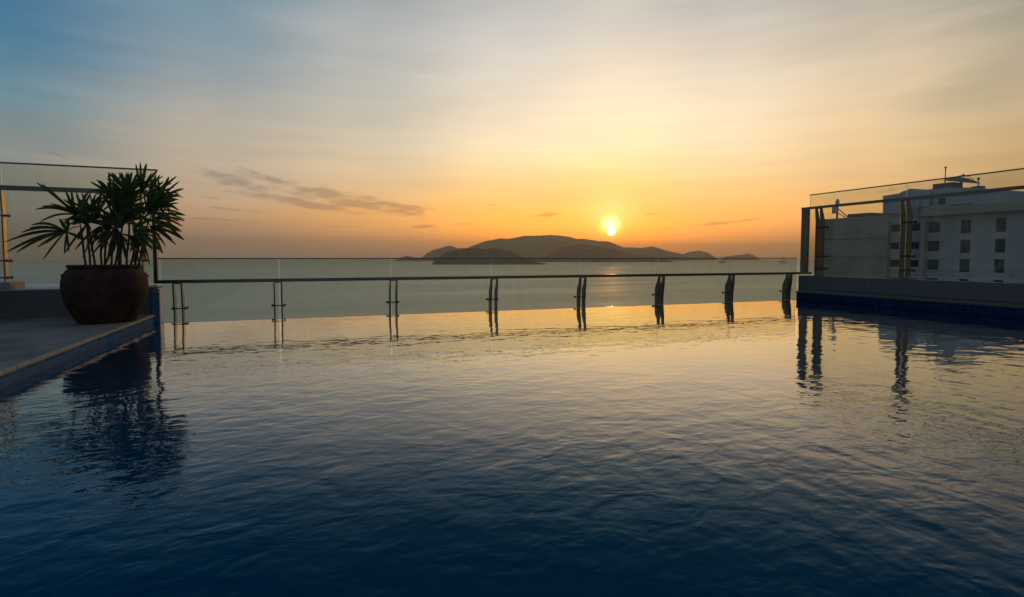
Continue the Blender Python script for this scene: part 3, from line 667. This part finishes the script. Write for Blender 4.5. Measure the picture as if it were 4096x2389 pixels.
for (cx, cy, tips, dy) in FANS: fan(cx, cy, tips, dy, stem=near(cx, cy, dy))
rnd = random.Random(21)
for i in range(25):
    cx = rnd.uniform(430, 640); cy = rnd.uniform(775, 950); dy = rnd.uniform(-.28, .28)
    base = math.degrees(math.atan2(-(cy - 930), cx - 480)) + rnd.uniform(-35, 35); nb = rnd.randint(5, 8); spread = rnd.uniform(80, 170)
    tips = []
    for j in range(nb):
        a = R(base + spread * (j / (nb - 1) - .5) + rnd.uniform(-9, 9)); Lp = rnd.uniform(60, 135)
        tx = cx + Lp * math.cos(a); ty = cy - Lp * math.sin(a) + (18 if math.sin(a) < .2 else 0)
        tips.append((min(tx, 735), max(ty, 690)))
    fan(cx, cy, tips, dy, stem=near(cx, cy, dy))
for i in range(5):
    cx = rnd.uniform(300, 430); cy = rnd.uniform(850, 930); dy = rnd.uniform(-.25, .25)
    tips = [(cx + 85 * math.cos(R(a)), cy - 85 * math.sin(R(a))) for a in [rnd.uniform(-60, 230) for _ in range(6)]]
    fan(cx, cy, tips, dy, stem=near(cx, cy, dy))

# ------------------------------------------------------------------ neighbouring hotel
XB = 34.0
def yz(cx, cy, X=XB):            # crop of the photograph (3050,640) at 2.409x
    v = onX(3050 + cx / 2.409, 640 + cy / 2.409, X); return v.y, v.z
hotel = empty('hotel_building', (XB, yz(1900, 800)[0], SEA + 1.2)); tag(hotel, 'white hotel block with square windows behind the right hand glass screen', 'building')
# window rectangles on the facade plane (y from right column to left column)
cols = [(1212, 1388), (1408, 1536), (1590, 1705), (1905, 2003), (2240, 2340)]
rows = []
for (a, c_) in ((557, 695), (760, 893), (958, 1090), (1160, 1292)):
    rows.append((yz(2290, a)[1], yz(2290, c_)[1]))
fy0 = yz(1204, 800)[0]; fy_end = yz(2340, 800)[0] - 9
def facade(y0, y1, z0, z1, holes, X, th, m_, parent, name):
    ys = sorted({y0, y1, *[h[0] for h in holes], *[h[1] for h in holes]}); zs = sorted({z0, z1, *[h[2] for h in holes], *[h[3] for h in holes]})
    b = MB((X, (y0 + y1) / 2, z0))
    def inh(y, z): return any(h[0] < y < h[1] and h[2] < z < h[3] for h in holes)
    for ya, yb in zip(ys, ys[1:]):
        for za, zb in zip(zs, zs[1:]):
            if not inh((ya + yb) / 2, (za + zb) / 2): b.face([(X, ya, za), (X, ya, zb), (X, yb, zb), (X, yb, za)])
    for h in holes:
        a, c_, e, f_ = h
        b.face([(X, a, e), (X + th, a, e), (X + th, a, f_), (X, a, f_)]); b.face([(X, c_, e), (X, c_, f_), (X + th, c_, f_), (X + th, c_, e)])
        b.face([(X, a, e), (X, c_, e), (X + th, c_, e), (X + th, a, e)]); b.face([(X, a, f_), (X + th, a, f_), (X + th, c_, f_), (X, c_, f_)])
    bk = 14
    b.face([(X, y0, z0), (X + bk, y0, z0), (X + bk, y0, z1), (X, y0, z1)]); b.face([(X, y1, z0), (X, y1, z1), (X + bk, y1, z1), (X + bk, y1, z0)]); b.face([(X + bk, y0, z0), (X + bk, y1, z0), (X + bk, y1, z1), (X + bk, y0, z1)])
    b.face([(X, y0, z1), (X + bk, y0, z1), (X + bk, y1, z1), (X, y1, z1)])
    bmesh.ops.remove_doubles(b.bm, verts=b.bm.verts, dist=1e-4)
    return b.build(name, m_, parent)
holes = []; wins = []
colys = [(yz(b_, 800)[0], yz(a_, 800)[0]) for a_, b_ in cols] 
w4 = colys[4]; step = colys[3][0] - colys[4][0]
colys += [(w4[0] - step, w4[1] - step)]
ztop = yz(1900, 520)[1]
for ci, (a, c_) in enumerate(colys):
    for ri, (zt, zb) in enumerate(rows):
        if ci < 2: zt2, zb2 = zt - .05, zb + .25
        elif ci == 2: zt2, zb2 = zt - .02, zb + .1
        else: zt2, zb2 = zt, zb
        holes.append((a, c_, zb2, zt2)); wins.append((ci, ri, a, c_, zb2, zt2))
facade(fy_end, fy0, SEA + 1.2, ztop, holes, XB, .35, M['white_wall'], hotel, 'wall')
for (ci, ri, a, c_, z0, z1) in wins:
    X = XB + .06; q = MB((X, (a + c_) / 2, z0)); fw = .06
    q.box((X, a + .003, z0 + .003), (X + .06, a + fw, z1 - .003)); q.box((X, c_ - fw, z0 + .003), (X + .06, c_ - .003, z1 - .003))
    q.box((X, a + fw, z0 + .003), (X + .06, c_ - fw, z0 + fw)); q.box((X, a + fw, z1 - fw), (X + .06, c_ - fw, z1 - .003))
    nm = 2 if ci < 2 else 1
    for k in range(1, nm + 1):
        ym = a + (c_ - a) * k / (nm + 1); q.box((X + .005, ym - .03, z0 + fw), (X + .055, ym + .03, z1 - fw))
    zc = z0 + (z1 - z0) * .32; q.box((X + .01, a + fw, zc - .025), (X + .05, c_ - fw, zc + .025))
    wo_ = q.build('window', M['win_frame'], hotel)
    q = MB((X + .03, a, z0)); q.face([(X + .03, a + .01, z0 + .01), (X + .03, a + .01, z1 - .01), (X + .03, c_ - .01, z1 - .01), (X + .03, c_ - .01, z0 + .01)])
    q.build('pane', M['pane'], wo_)
    if ci == 2 and ri == 0:
        q = MB((XB - .1, a, z0)); q.prism([(XB + .15, z1 - .2), (XB - .42, z0 + .75), (XB - .40, z0 + .72), (XB + .17, z1 - .23)], 'y', a + .15, c_ - .45)
        q.build('open_sash', M['pane_blue'], wo_)
# pilaster and cornice
pl = (yz(1588, 800)[0], yz(1538, 800)[0])
b = MB((XB, pl[0], -10)); b.box((XB - .25, pl[0], SEA + 1.2), (XB - .002, pl[1], ztop - .3)); b.build('pilaster', M['beige_trim'], hotel)
b = MB((XB, 10, ztop)); b.box((XB - .55, fy_end, ztop - .05), (XB + .4, yz(1530, 520)[0], ztop + .42), bevel=.03); b.build('cornice', M['beige_trim'], hotel)
# tower block standing back on the roof
XT = XB + 3.0
prof = [yz(x_, y_, XT) for x_, y_ in ((1160, 560), (1160, 347), (1322, 322), (1330, 312), (1372, 296), (1400, 290), (1412, 276), (1462, 278), (1505, 298), (1560, 297), (1620, 292), (1800, 268), (1990, 266), (2215, 288), (2240, 290), (2240, 560))]
b = MB((XT, prof[0][0], prof[0][1])); b.prism(prof, 'x', XT, XT + 9); o = b.build('tower', M['white_wall'], hotel)
wy0, wz0 = yz(1762, 368, XT); wy1, wz1 = yz(1702, 430, XT)
b = MB((XT, wy0, wz0)); b.box((XT - .06, wy0, wz1), (XT - .004, wy1, wz0)); b.build('tower_window', M['win_frame'], hotel)
b = MB((XT, prof[0][0], 8)); b.tube([(XT - .08, *yz(1632, 300, XT)), (XT - .08, *yz(1630, 440, XT))], .07, 8); b.build('drain_pipe', M['beige_trim'], hotel)
# the beige windowless wing
XE = XB - .25
wing = empty('building_wing', (XE, yz(900, 800, XE)[0], SEA + 1.2)); tag(wing, 'plain windowless beige block at the left end of the white hotel', 'building')
wa, wb = yz(1207, 800, XE)[0], yz(520, 800, XE)[0]; wz = yz(900, 550, XE)[1]
b = MB((XE, wa, -20)); b.box((XE, wa, SEA + 1.2), (XE + 12, wb, wz)); b.build('wall', M['beige_wall'], wing)
b = MB((XE, wa, 3))
for yy in (760, 930): 
    z_ = yz(900, yy, XE)[1]; b.box((XE - .012, wa, z_ - .02), (XE - .002, wb, z_ + .02))
b.build('joint_line', M['dark_unit'], wing)
pr = [yz(x_, y_, XE + .5) for x_, y_ in ((818, 560), (818, 524), (1030, 508), (1160, 514), (1160, 560))]
b = MB((XE, pr[0][0], pr[0][1])); b.prism(pr, 'x', XE + .5, XE + 3.5)
o = b.build('roof_tank_cover', M['dark_unit']); tag(o, 'low dark grey equipment cover on the roof of the beige block', 'roof equipment')
# rooftop things
def mast(x_, yt, yb, X, r, label):
    y0, z0 = yz(x_, yb, X); z1 = yz(x_, yt, X)[1]
    t_ = empty('antenna_mast', (X, y0, z0)); tag(t_, label, 'antenna', 'masts on the hotel roof')
    q = MB((X, y0, z0)); q.tube([(X, y0, z0 - .15), (X, y0, z1)], [r * 1.2, r], 8); q.build('pole', M['mast'], t_)
    q = MB((X, y0, z1)); q.ball((X, y0, z1), r * 2.2, 10); q.build('tip', M['dark_unit'], t_)
    q = MB((X, y0, z0)); q.box((X - .25, y0 - .25, z0 - .1), (X + .25, y0 + .25, z0 + .08)); q.build('base', M['dark_unit'], t_)
mast(1757, 75, 268, XT + 1.5, .03, 'tallest thin antenna mast on the hotel roof, left of the dish')
mast(2078, 182, 268, XT + 1.5, .035, 'shorter antenna mast on the hotel roof, right of the dish')
dy_, dz_ = yz(1915, 262, XT + 2)
t = empty('satellite_dish', (XT + 2, dy_, dz_)); tag(t, 'large satellite dish tipped on the hotel roof between the two masts', 'satellite dish')
b = MB((XT + 2, dy_, dz_)); Xd = XT + 2
pr = [yz(x_, y_, Xd) for x_, y_ in ((1842, 226), (1890, 230), (1950, 240), (2000, 256), (2015, 266), (1990, 268), (1940, 252), (1900, 262), (1870, 262), (1842, 236))]
rings = []
tiltm = Vector((0, 0, 1))
for i in range(9):
    u = i / 8; rr_ = .98 * u
    rings.append([b.v((Xd + rr_ * math.cos(t_), dy_ + rr_ * math.sin(t_) * .97, dz_ + .62 - .30 * u * u + .22 * u * math.sin(t_))) for t_ in [2 * math.pi * k / 28 for k in range(28)]] if i else [b.v((Xd, dy_, dz_ + .62))] * 28)
for A, B in zip(rings, rings[1:]):
    for k in range(28):
        vs_ = []
        for v_ in (A[k], A[(k + 1) % 28], B[(k + 1) % 28], B[k]):
            if v_ not in vs_: vs_.append(v_)
        b.bm.faces.new(vs_).smooth = True
b.build('dish', M['dark_unit'], t)
b = MB((Xd, dy_, dz_)); b.tube([(Xd, dy_, dz_ - .1), (Xd, dy_, dz_ + .6)], .07, 10); b.box((Xd - .4, dy_ + .3, dz_ - .1), (Xd + .4, dy_ + 1.45, dz_ + .34)); b.build('pedestal', M['dark_unit'], t)
b = MB((Xd, dy_, dz_)); b.tube([(Xd - .4, dy_ + .4, dz_ + .6), (Xd, dy_ - .1, dz_ + .76)], .018, 6); b.tube([(Xd + .4, dy_ - .5, dz_ + .45), (Xd, dy_ - .1, dz_ + .76)], .018, 6); b.ball((Xd, dy_ - .1, dz_ + .76), .06, 10); b.build('feed_arm', M['dark_unit'], t)
def rooftop(name, label, cat, pts, X, d, mm=None):
    pr_ = [yz(x_, y_, X) for x_, y_ in pts]; q = MB((X, pr_[0][0], pr_[0][1])); q.prism(pr_, 'x', X, X + d); o = q.build(name, mm or M['dark_unit']); tag(o, label, cat); return o
rooftop('roof_duct', 'long low dark duct on the hotel roof, left of the tall mast', 'roof equipment', [(1566, 298), (1575, 288), (1635, 280), (1648, 268), (1770, 262), (1790, 270), (1790, 276), (1640, 296)], XT + .6, 2)
rooftop('air_conditioner', 'small boxy air conditioner under the tower wall, by the pilaster', 'air conditioner', [(1487, 508), (1487, 460), (1545, 458), (1545, 506)], XB + .5, .9)
rooftop('roof_pipes', 'bundle of dark pipes on the ledge below the tower window', 'roof equipment', [(1560, 495), (1565, 480), (1800, 452), (1806, 430), (1950, 418), (1955, 436), (2024, 436), (2024, 462), (1800, 482)], XT - 1.2, .7)
rooftop('roof_sheeting', 'low rippled sheets lying on the right end of the hotel roof', 'roof equipment', [(2070, 478), (2072, 446), (2240, 428), (2245, 414), (2320, 406), (2455, 400), (2475, 404), (2700, 396), (2700, 450)], XB + 1.2, 6)
# cell antenna on the beige block
ay, az_ = yz(718, 560, XE + .6); Xa = XE + .6
t = empty('cell_antenna', (Xa, ay, az_)); tag(t, 'white drum shaped phone antenna with a diagonal brace on the beige block', 'antenna')
zt = yz(718, 392, Xa)[1]; zm = yz(718, 465, Xa)[1]; z2 = yz(718, 515, Xa)[1]
b = MB((Xa, ay, az_)); b.tube([(Xa, ay, az_ - .15), (Xa, ay, zt + .1)], .07, 10); b.build('pole', M['mast'], t)
b = MB((Xa, ay, zm)); b.tube([(Xa, ay, zm + .15), (Xa, ay, zt)], .13, 14); b.build('upper_drum', M['boat_white'], t)
b = MB((Xa, ay, z2)); b.tube([(Xa - .05, ay + .15, z2), (Xa - .05, ay + .15, zm + .1)], .18, 14); b.build('panel_antenna', M['boat_white'], t)
b = MB((Xa, ay, az_)); b.tube([(Xa, ay, zm), (Xa + .2, yz(805, 555, Xa)[0], az_)], .035, 6); b.tube([(Xa, ay, zm - .3), (Xa + .2, yz(780, 555, Xa)[0], az_)], .03, 6); b.build('brace', M['mast'], t)

# ------------------------------------------------------------------ islands
BVS = []
def island(name, sil, dist, depth, seed, base_px=None, nx=220, nr_=26):
    """terrain whose skyline follows the outline sil (pixels), centred at dist metres, built in true depth"""
    xs = [p[0] for p in sil]; ys = [p[1] for p in sil]
    vs = []; fs = []
    for i in range(nx + 1):
        x_ = xs[0] + (xs[-1] - xs[0]) * i / nx; y_ = float(np.interp(x_, xs, ys))
        r_ = ray(x_, 1029); r_.z = 0; r_.normalize()
        rp = ray(x_, y_ + .9 * noise.noise((x_ * .05, seed, 0))); el_ = rp.z / math.hypot(rp.x, rp.y)
        hp = dist * el_ + EYE - SEA                    # height of the crest over the sea
        hp = max(hp, .5)
        for j in range(nr_ + 1):
            tt = -1 + 2 * j / nr_
            e = (1 - abs(tt) ** 1.5) if tt < 0 else (1 - tt ** 1.3)
            nzv = noise.fractal((x_ * .02 + seed, tt * 2.2, seed), 1.0, 2.0, 5)
            e = max(0, e * (1 + .45 * nzv * (1 - e) * (1 if abs(tt) < .99 else 0)))
            taper = min(1, i / 8, (nx - i) / 8) ** .5
            dd = dist + tt * depth * (.35 + .65 * taper)
            wob = depth * .10 * noise.noise((x_ * .012, tt, seed + 5)) * (1 if j < nr_ else 0)
            h_ = hp * e * taper if j not in (0, nr_) else -4
            vs.append(((dd + wob) * r_.x, (dd + wob) * r_.y, SEA + h_))
    W = nr_ + 1
    for i in range(nx):
        for j in range(nr_): a = i * W + j; fs.append((a, a + W, a + W + 1, a + 1))
    me = bpy.data.meshes.new(name); me.from_pydata(vs, [], fs); me.update()
    for p_ in me.polygons: p_.use_smooth = False
    o = link(name, me, M['hill']); tag(o, kind='structure'); BVS.append(BVHTree.FromPolygons(vs, fs)); return o
def cr8(pts): return [(1550 + x_ / 1.626, 850 + y_ / 1.626) for x_, y_ in pts]
island('far_island', cr8([(190, 296), (215, 290), (300, 243), (345, 232), (400, 216), (425, 222), (455, 233), (520, 232), (560, 215), (640, 186), (690, 178), (740, 168), (775, 173), (890, 153), (1000, 150), (1060, 147), (1110, 149), (1190, 160), (1230, 172), (1270, 171), (1370, 187), (1430, 188), (1470, 200), (1530, 227), (1590, 227), (1650, 231), (1720, 222), (1770, 235), (1830, 253), (1880, 263), (1910, 270), (1960, 290), (2000, 300)]), 9300, 1500, 3)
island('right_far_island', cr8([(1890, 292), (1915, 274), (1960, 258), (2030, 248), (2080, 262), (2130, 288), (2150, 300)]), 10300, 700, 11, nx=70)
island('right_end_island', cr8([(2170, 300), (2190, 288), (2250, 280), (2300, 276), (2340, 265), (2375, 275), (2405, 290), (2425, 300)]), 10500, 600, 17, nx=70)
island('left_islet', cr8([(50, 309), (62, 303), (100, 290), (120, 283), (150, 288), (210, 302), (300, 300), (340, 309)]), 7200, 350, 23, nx=60)
island('mid_hill', cr8([(860, 308), (880, 296), (980, 294), (1030, 284), (1080, 255), (1115, 240), (1150, 220), (1200, 214), (1250, 205), (1290, 206), (1370, 222), (1430, 235), (1480, 240), (1550, 265), (1620, 275), (1700, 285), (1760, 296), (1820, 304), (1850, 312)]), 5950, 650, 31)
island('near_island', cr8([(288, 327), (300, 315), (315, 303), (345, 287), (385, 258), (450, 246), (520, 234), (590, 229), (640, 242), (680, 231), (740, 243), (800, 257), (860, 280), (900, 300), (940, 318), (985, 326), (1035, 333)]), 3900, 480, 41)
def hit(px, py):
    r_ = ray(px, py).normalized(); best = None
    for bv in BVS:
        loc, nr, ix, ds = bv.ray_cast(Vector((0, 0, EYE)), r_)
        if loc is not None and (best is None or ds < best[1]): best = (loc, ds)
    if best: return best[0], best[1]
    if r_.z < -1e-4:
        p_ = onZ(px, py, SEA); return p_, p_.length
    return None, 0
# houses along the shore
HS = [(2176, 1036, 6, 5, 'first'), (2197, 1038, 5, 5, ''), (2225, 1035, 7, 5, ''), (2230, 1038, 4, 3, ''), (2258, 1038, 5, 9, ''), (2250, 1039, 3, 4, ''), (2333, 1041, 4, 8, ''), (2137, 1043, 4, 4, ''),
      (2372, 1038, 5, 4, ''), (2342, 1047, 12, 3, ''), (2417, 1036, 14, 4, ''), (2447, 1036, 6, 6, ''), (2445, 1042, 4, 7, ''), (2430, 1040, 4, 4, ''), (2485, 1040, 8, 5, ''), (2498, 1042, 6, 5, ''),
      (2508, 1041, 5, 4, ''), (2540, 1036, 5, 7, ''), (2545, 1038, 4, 5, ''), (2563, 1036, 6, 4, ''), (2580, 1035, 9, 3, ''), (2610, 1042, 14, 3, ''), (2478, 1044, 5, 3, ''), (2300, 1039, 8, 3, ''),
      (1754, 1044, 3, 4, ''), (1771, 1044, 3, 3, ''), (1799, 1043, 3, 4, ''), (1860, 1054, 6, 4, ''), (1870, 1053, 4, 3, ''), (2021, 1042, 3, 4, ''), (2043, 1041, 4, 4, ''), (2122, 1051, 3, 5, ''), (1878, 1053, 5, 2, '')]
for i, (px, py, wpx, hpx, _) in enumerate(HS):
    p_, ds = hit(px, py)
    if p_ is None: continue
    k = ds / F; wd = wpx * k * .9; ht = hpx * k * .9; dp = wd * .7; an = math.atan2(p_.y, p_.x)
    t = empty('shore_house', (p_.x, p_.y, p_.z)); t.rotation_euler.z = an - math.pi / 2
    near_i = ds < 5000
    side = 'near dark island' if near_i else ('shore left of the wheel side' if px < 2300 else 'shore below the sun')
    tag(t, 'tiny pale house on the slope of the near dark island' if near_i else 'tiny pale building on the low shore in front of the hills', 'house',
        'houses on the near dark island' if near_i else 'buildings along the far low shore')
    q = MB(); q.box((-wd / 2, -dp / 2, -ht * .6), (wd / 2, dp / 2, ht * .7)); q.build('wall', M['house'], t)
    q = MB(); q.prism([(-dp * .56, ht * .7 + .02), (dp * .56, ht * .7 + .02), (0, ht * 1.0)], 'x', -wd * .54, wd * .54); q.build('roof', M['house_roof'], t)
# hillside lettering
p_, ds = hit(2346, 995.5)
fc = bpy.data.curves.new('hill_letters', 'FONT'); fc.body = 'VINPEARL'; fc.size = 1; fc.extrude = .02; fc.align_x = 'CENTER'; fc.space_character = 1.35
ft = bpy.data.objects.new('tmp_text', fc); C.objects.link(ft)
bpy.context.view_layer.update()
me = bpy.data.meshes.new_from_object(ft.evaluated_get(bpy.context.evaluated_depsgraph_get())); bpy.data.objects.remove(ft)
wdt = max(v.co.x for v in me.vertices) - min(v.co.x for v in me.vertices); kx = 45 * ds / F / wdt; ky = 4.6 * ds / F / .72
for v in me.vertices: v.co = Vector((v.co.x * kx, -v.co.z * 60, v.co.y * ky))
o = link('hill_letters', me); me.materials.clear(); me.materials.append(M['sign'])
dirv = Vector((p_.x, p_.y, 0)).normalized(); o.location = p_ - dirv * 25 + Vector((0, 0, 1)); o.rotation_euler.z = math.atan2(dirv.y, dirv.x) - math.pi / 2
tag(o, 'row of white capital letters spelling a name across the middle hill', 'sign')
# ferris wheel
p_, ds = hit(2152, 1027)
k = 5600 / F; c_ = ray(2152, 1003).normalized() * 5600; c_.z += EYE; rw = 18 * k
dirv = Vector((c_.x, c_.y, 0)).normalized(); lat = Vector((dirv.y, -dirv.x, 0)); base = onZ(2152, 1047.6, SEA) * (5600 / onZ(2152, 1047.6, SEA).length)
gz = SEA + .5
zf, _d = hit(2152, 1026)
t = empty('ferris_wheel', (c_.x, c_.y, gz)); tag(t, 'faint ferris wheel standing on the shore between the two hills', 'ferris wheel')
q = MB(c_)
for r_ in (rw, rw * .93):
    q.tube([c_ + lat * r_ * math.cos(a) + Vector((0, 0, 1)) * r_ * math.sin(a) for a in [2 * math.pi * i / 40 for i in range(41)]], .55, 5, cap=False)
for i in range(20):
    a = 2 * math.pi * i / 20; q.tube([c_, c_ + lat * rw * math.cos(a) + Vector((0, 0, 1)) * rw * math.sin(a)], .25, 4)
q.build('wheel', M['dark_unit'], t)
q = MB(c_)
for i in range(20):
    a = 2 * math.pi * i / 20; q.ball(c_ + lat * (rw + 2) * math.cos(a) + Vector((0, 0, 1)) * ((rw + 2) * math.sin(a) - 1), 1.8, 8)
q.build('cabins', M['boat_white'], t)
for s in (-1, 1):
    q = MB(c_); q.tube([c_ + dirv * s * 3, Vector((c_.x, c_.y, gz)) + dirv * s * 8 + lat * rw * .45], 1.1, 6); q.tube([c_ + dirv * s * 3, Vector((c_.x, c_.y, gz)) + dirv * s * 8 - lat * rw * .45], 1.1, 6)
    q.build('support', M['dark_unit'], t)
# cable car pylons standing in the bay
def pylon(px, pb, pt, wpx, label):
    p_ = onZ(px, pb, SEA); ds = p_.length; k = ds / F; H = (pb - pt) * k; Wd = wpx * k
    t = empty('cable_pylon', p_); tag(t, label, 'pylon', 'cable car pylons in the bay')
    def Q(x_, y_, z_): return Vector((x_, y_, z_)) + p_
    q = MB(p_); q.box(Q(-Wd / 2, -Wd / 2, H * .16), Q(Wd / 2, Wd / 2, H * .22))
    q.build('platform', M['dark_unit'], t)
    for i in range(4):
        for jx in (-.4, .4):
            pass
    for sx in (-.45, -.15, .15, .45):
        for sy in (-.45, .45):
            q = MB(p_); q.tube([Q(sx * Wd, sy * Wd, -2), Q(sx * Wd, sy * Wd, H * .16)], Wd * .04, 6); q.build('pile', M['dark_unit'], t)
    for sx in (-1, 1):
        for sy in (-1, 1):
            q = MB(p_); q.tube([Q(sx * Wd * .34, sy * Wd * .34, H * .22), Q(sx * Wd * .11, sy * Wd * .11, H * .55), Q(sx * Wd * .03, sy * Wd * .03, H * .93)], [Wd * .035, Wd * .028, Wd * .02], 6); q.build('leg', M['mast'], t)
    q = MB(p_)
    for z_, r_ in ((.36, .25), (.5, .15), (.66, .09)): q.box(Q(-Wd * r_, -Wd * r_, H * z_), Q(Wd * r_, Wd * r_, H * (z_ + .02)))
    q.build('cross_brace', M['mast'], t)
    q = MB(p_); q.box(Q(-Wd * .2, -Wd * .05, H * .93), Q(Wd * .2, Wd * .05, H * .97)); q.box(Q(-Wd * .05, -Wd * .05, H * .97), Q(Wd * .05, Wd * .05, H)); q.build('cable_arm', M['mast'], t)
pylon(2686, 1050, 1029, 12, 'cable car pylon in the sea, leftmost of the three, near the far shore')
pylon(2888, 1053.5, 1026, 17, 'middle one of the three cable car pylons standing in the sea')
pylon(3132, 1054, 1024.5, 17, 'cable car pylon in the sea, rightmost of the three, near the railing end')
# boats
def boat(px, py, wpx, kind, label, rot=0):
    p_ = onZ(px, py, SEA); k = p_.length / F; Ln = wpx * k; Hh = Ln * .16
    t = empty('boat' if kind != 'buoy' else 'fishing_boat', p_); tag(t, label, 'boat', 'boats in the bay')
    an = math.atan2(p_.y, p_.x) - math.pi / 2 + rot; t.rotation_euler.z = an
    q = MB(); out = [(-.5, .35), (-.42, 1), (.2, 1), (.42, .55), (.52, 0), (.42, -.55), (.2, -1), (-.42, -1), (-.5, -.35)]
    bot = [q.v((x_ * Ln * .92, y_ * Ln * .09, -.2)) for x_, y_ in out]; top = [q.v((x_ * Ln, y_ * Ln * .13, Hh * (1 + .5 * max(0, x_)))) for x_, y_ in out]; n_ = len(out)
    for i in range(n_): q.bm.faces.new((bot[i], bot[(i + 1) % n_], top[(i + 1) % n_], top[i]))
    q.bm.faces.new(top); q.bm.faces.new(bot[::-1]); bmesh.ops.recalc_face_normals(q.bm, faces=q.bm.faces)
    q.build('hull', M['boat_white' if kind == 'yacht' else 'boat_orange' if kind == 'buoy' else 'boat_dark'], t)
    q = MB(); q.box((-Ln * .3, -Ln * .08, Hh * 1.01), (Ln * (.2 if kind == 'yacht' else .0), Ln * .08, Hh * 2.2), bevel=Hh * .15)
    if kind == 'yacht': q.box((-Ln * .22, -Ln * .06, Hh * 2.22), (Ln * .08, Ln * .06, Hh * 3.1), bevel=Hh * .12)
    q.build('cabin', M['boat_white'], t)
    if kind in ('yacht', 'ship'):
        q = MB(); q.tube([(-Ln * .02, 0, Hh * 1.01), (-Ln * .02, 0, Hh * (4.2 if kind == 'yacht' else 5))], Ln * .012, 6); q.build('mast', M['mast'], t)
boat(2714, 1059, 15, 'yacht', 'motor yacht in the bay below the leftmost cable car pylon')
boat(2402, 1050, 11, 'ship', 'dark boat moored off the far shore, left of the sun')
boat(2484, 1050, 13, 'ship', 'dark boat moored off the far shore, just below the sun')
boat(2504, 1051, 6, 'buoy', 'small orange boat just right of the dark boat below the sun')
boat(2532, 1051, 5, 'buoy', 'small orange boat off the far shore, farther right of the sun')
boat(2949, 1069, 9, 'skiff', 'small dark skiff in the bay right of the middle pylon', .3)
boat(3090, 1051.5, 8, 'skiff', 'low dark skiff just left of the rightmost cable car pylon')
boat(2934, 1039, 11, 'skiff', 'distant dark boat right under the cap rail by the middle pylon')
boat(2706, 1047, 10, 'skiff', 'low boat on the water between the yacht and the leftmost pylon')
boat(1578, 1057, 17, 'skiff', 'long low dark boat left of the near dark island')
boat(1732, 1057, 8, 'skiff', 'small dark boat off the left tip of the near island')
boat(1988, 1079, 6, 'skiff', 'small dark boat on open water below the near island, left of a smaller pair', .4)
boat(2025, 1089, 6, 'skiff', 'lone tiny dark boat nearest the camera below the near island')
boat(3017, 1052, 0.01, 'skiff', 'x') if False else None

# ------------------------------------------------------------------ haze over the bay
b = MB((0, 0, 0)); b.box((-12200, -12200, SEA - 1.5), (12200, 12200, 330))
m = bpy.data.materials.new('sea_haze'); m.use_nodes = True; n = m.node_tree.nodes; n.clear()
o_ = n.new('ShaderNodeOutputMaterial'); pv = n.new('ShaderNodeVolumePrincipled')
pv.inputs['Color'].default_value = (.98, .82, .53, 1); pv.inputs['Density'].default_value = HAZE; pv.inputs['Anisotropy'].default_value = .35
m.node_tree.links.new(pv.outputs[0], o_.inputs['Volume'])
tag(b.build('haze', m), kind='stuff')
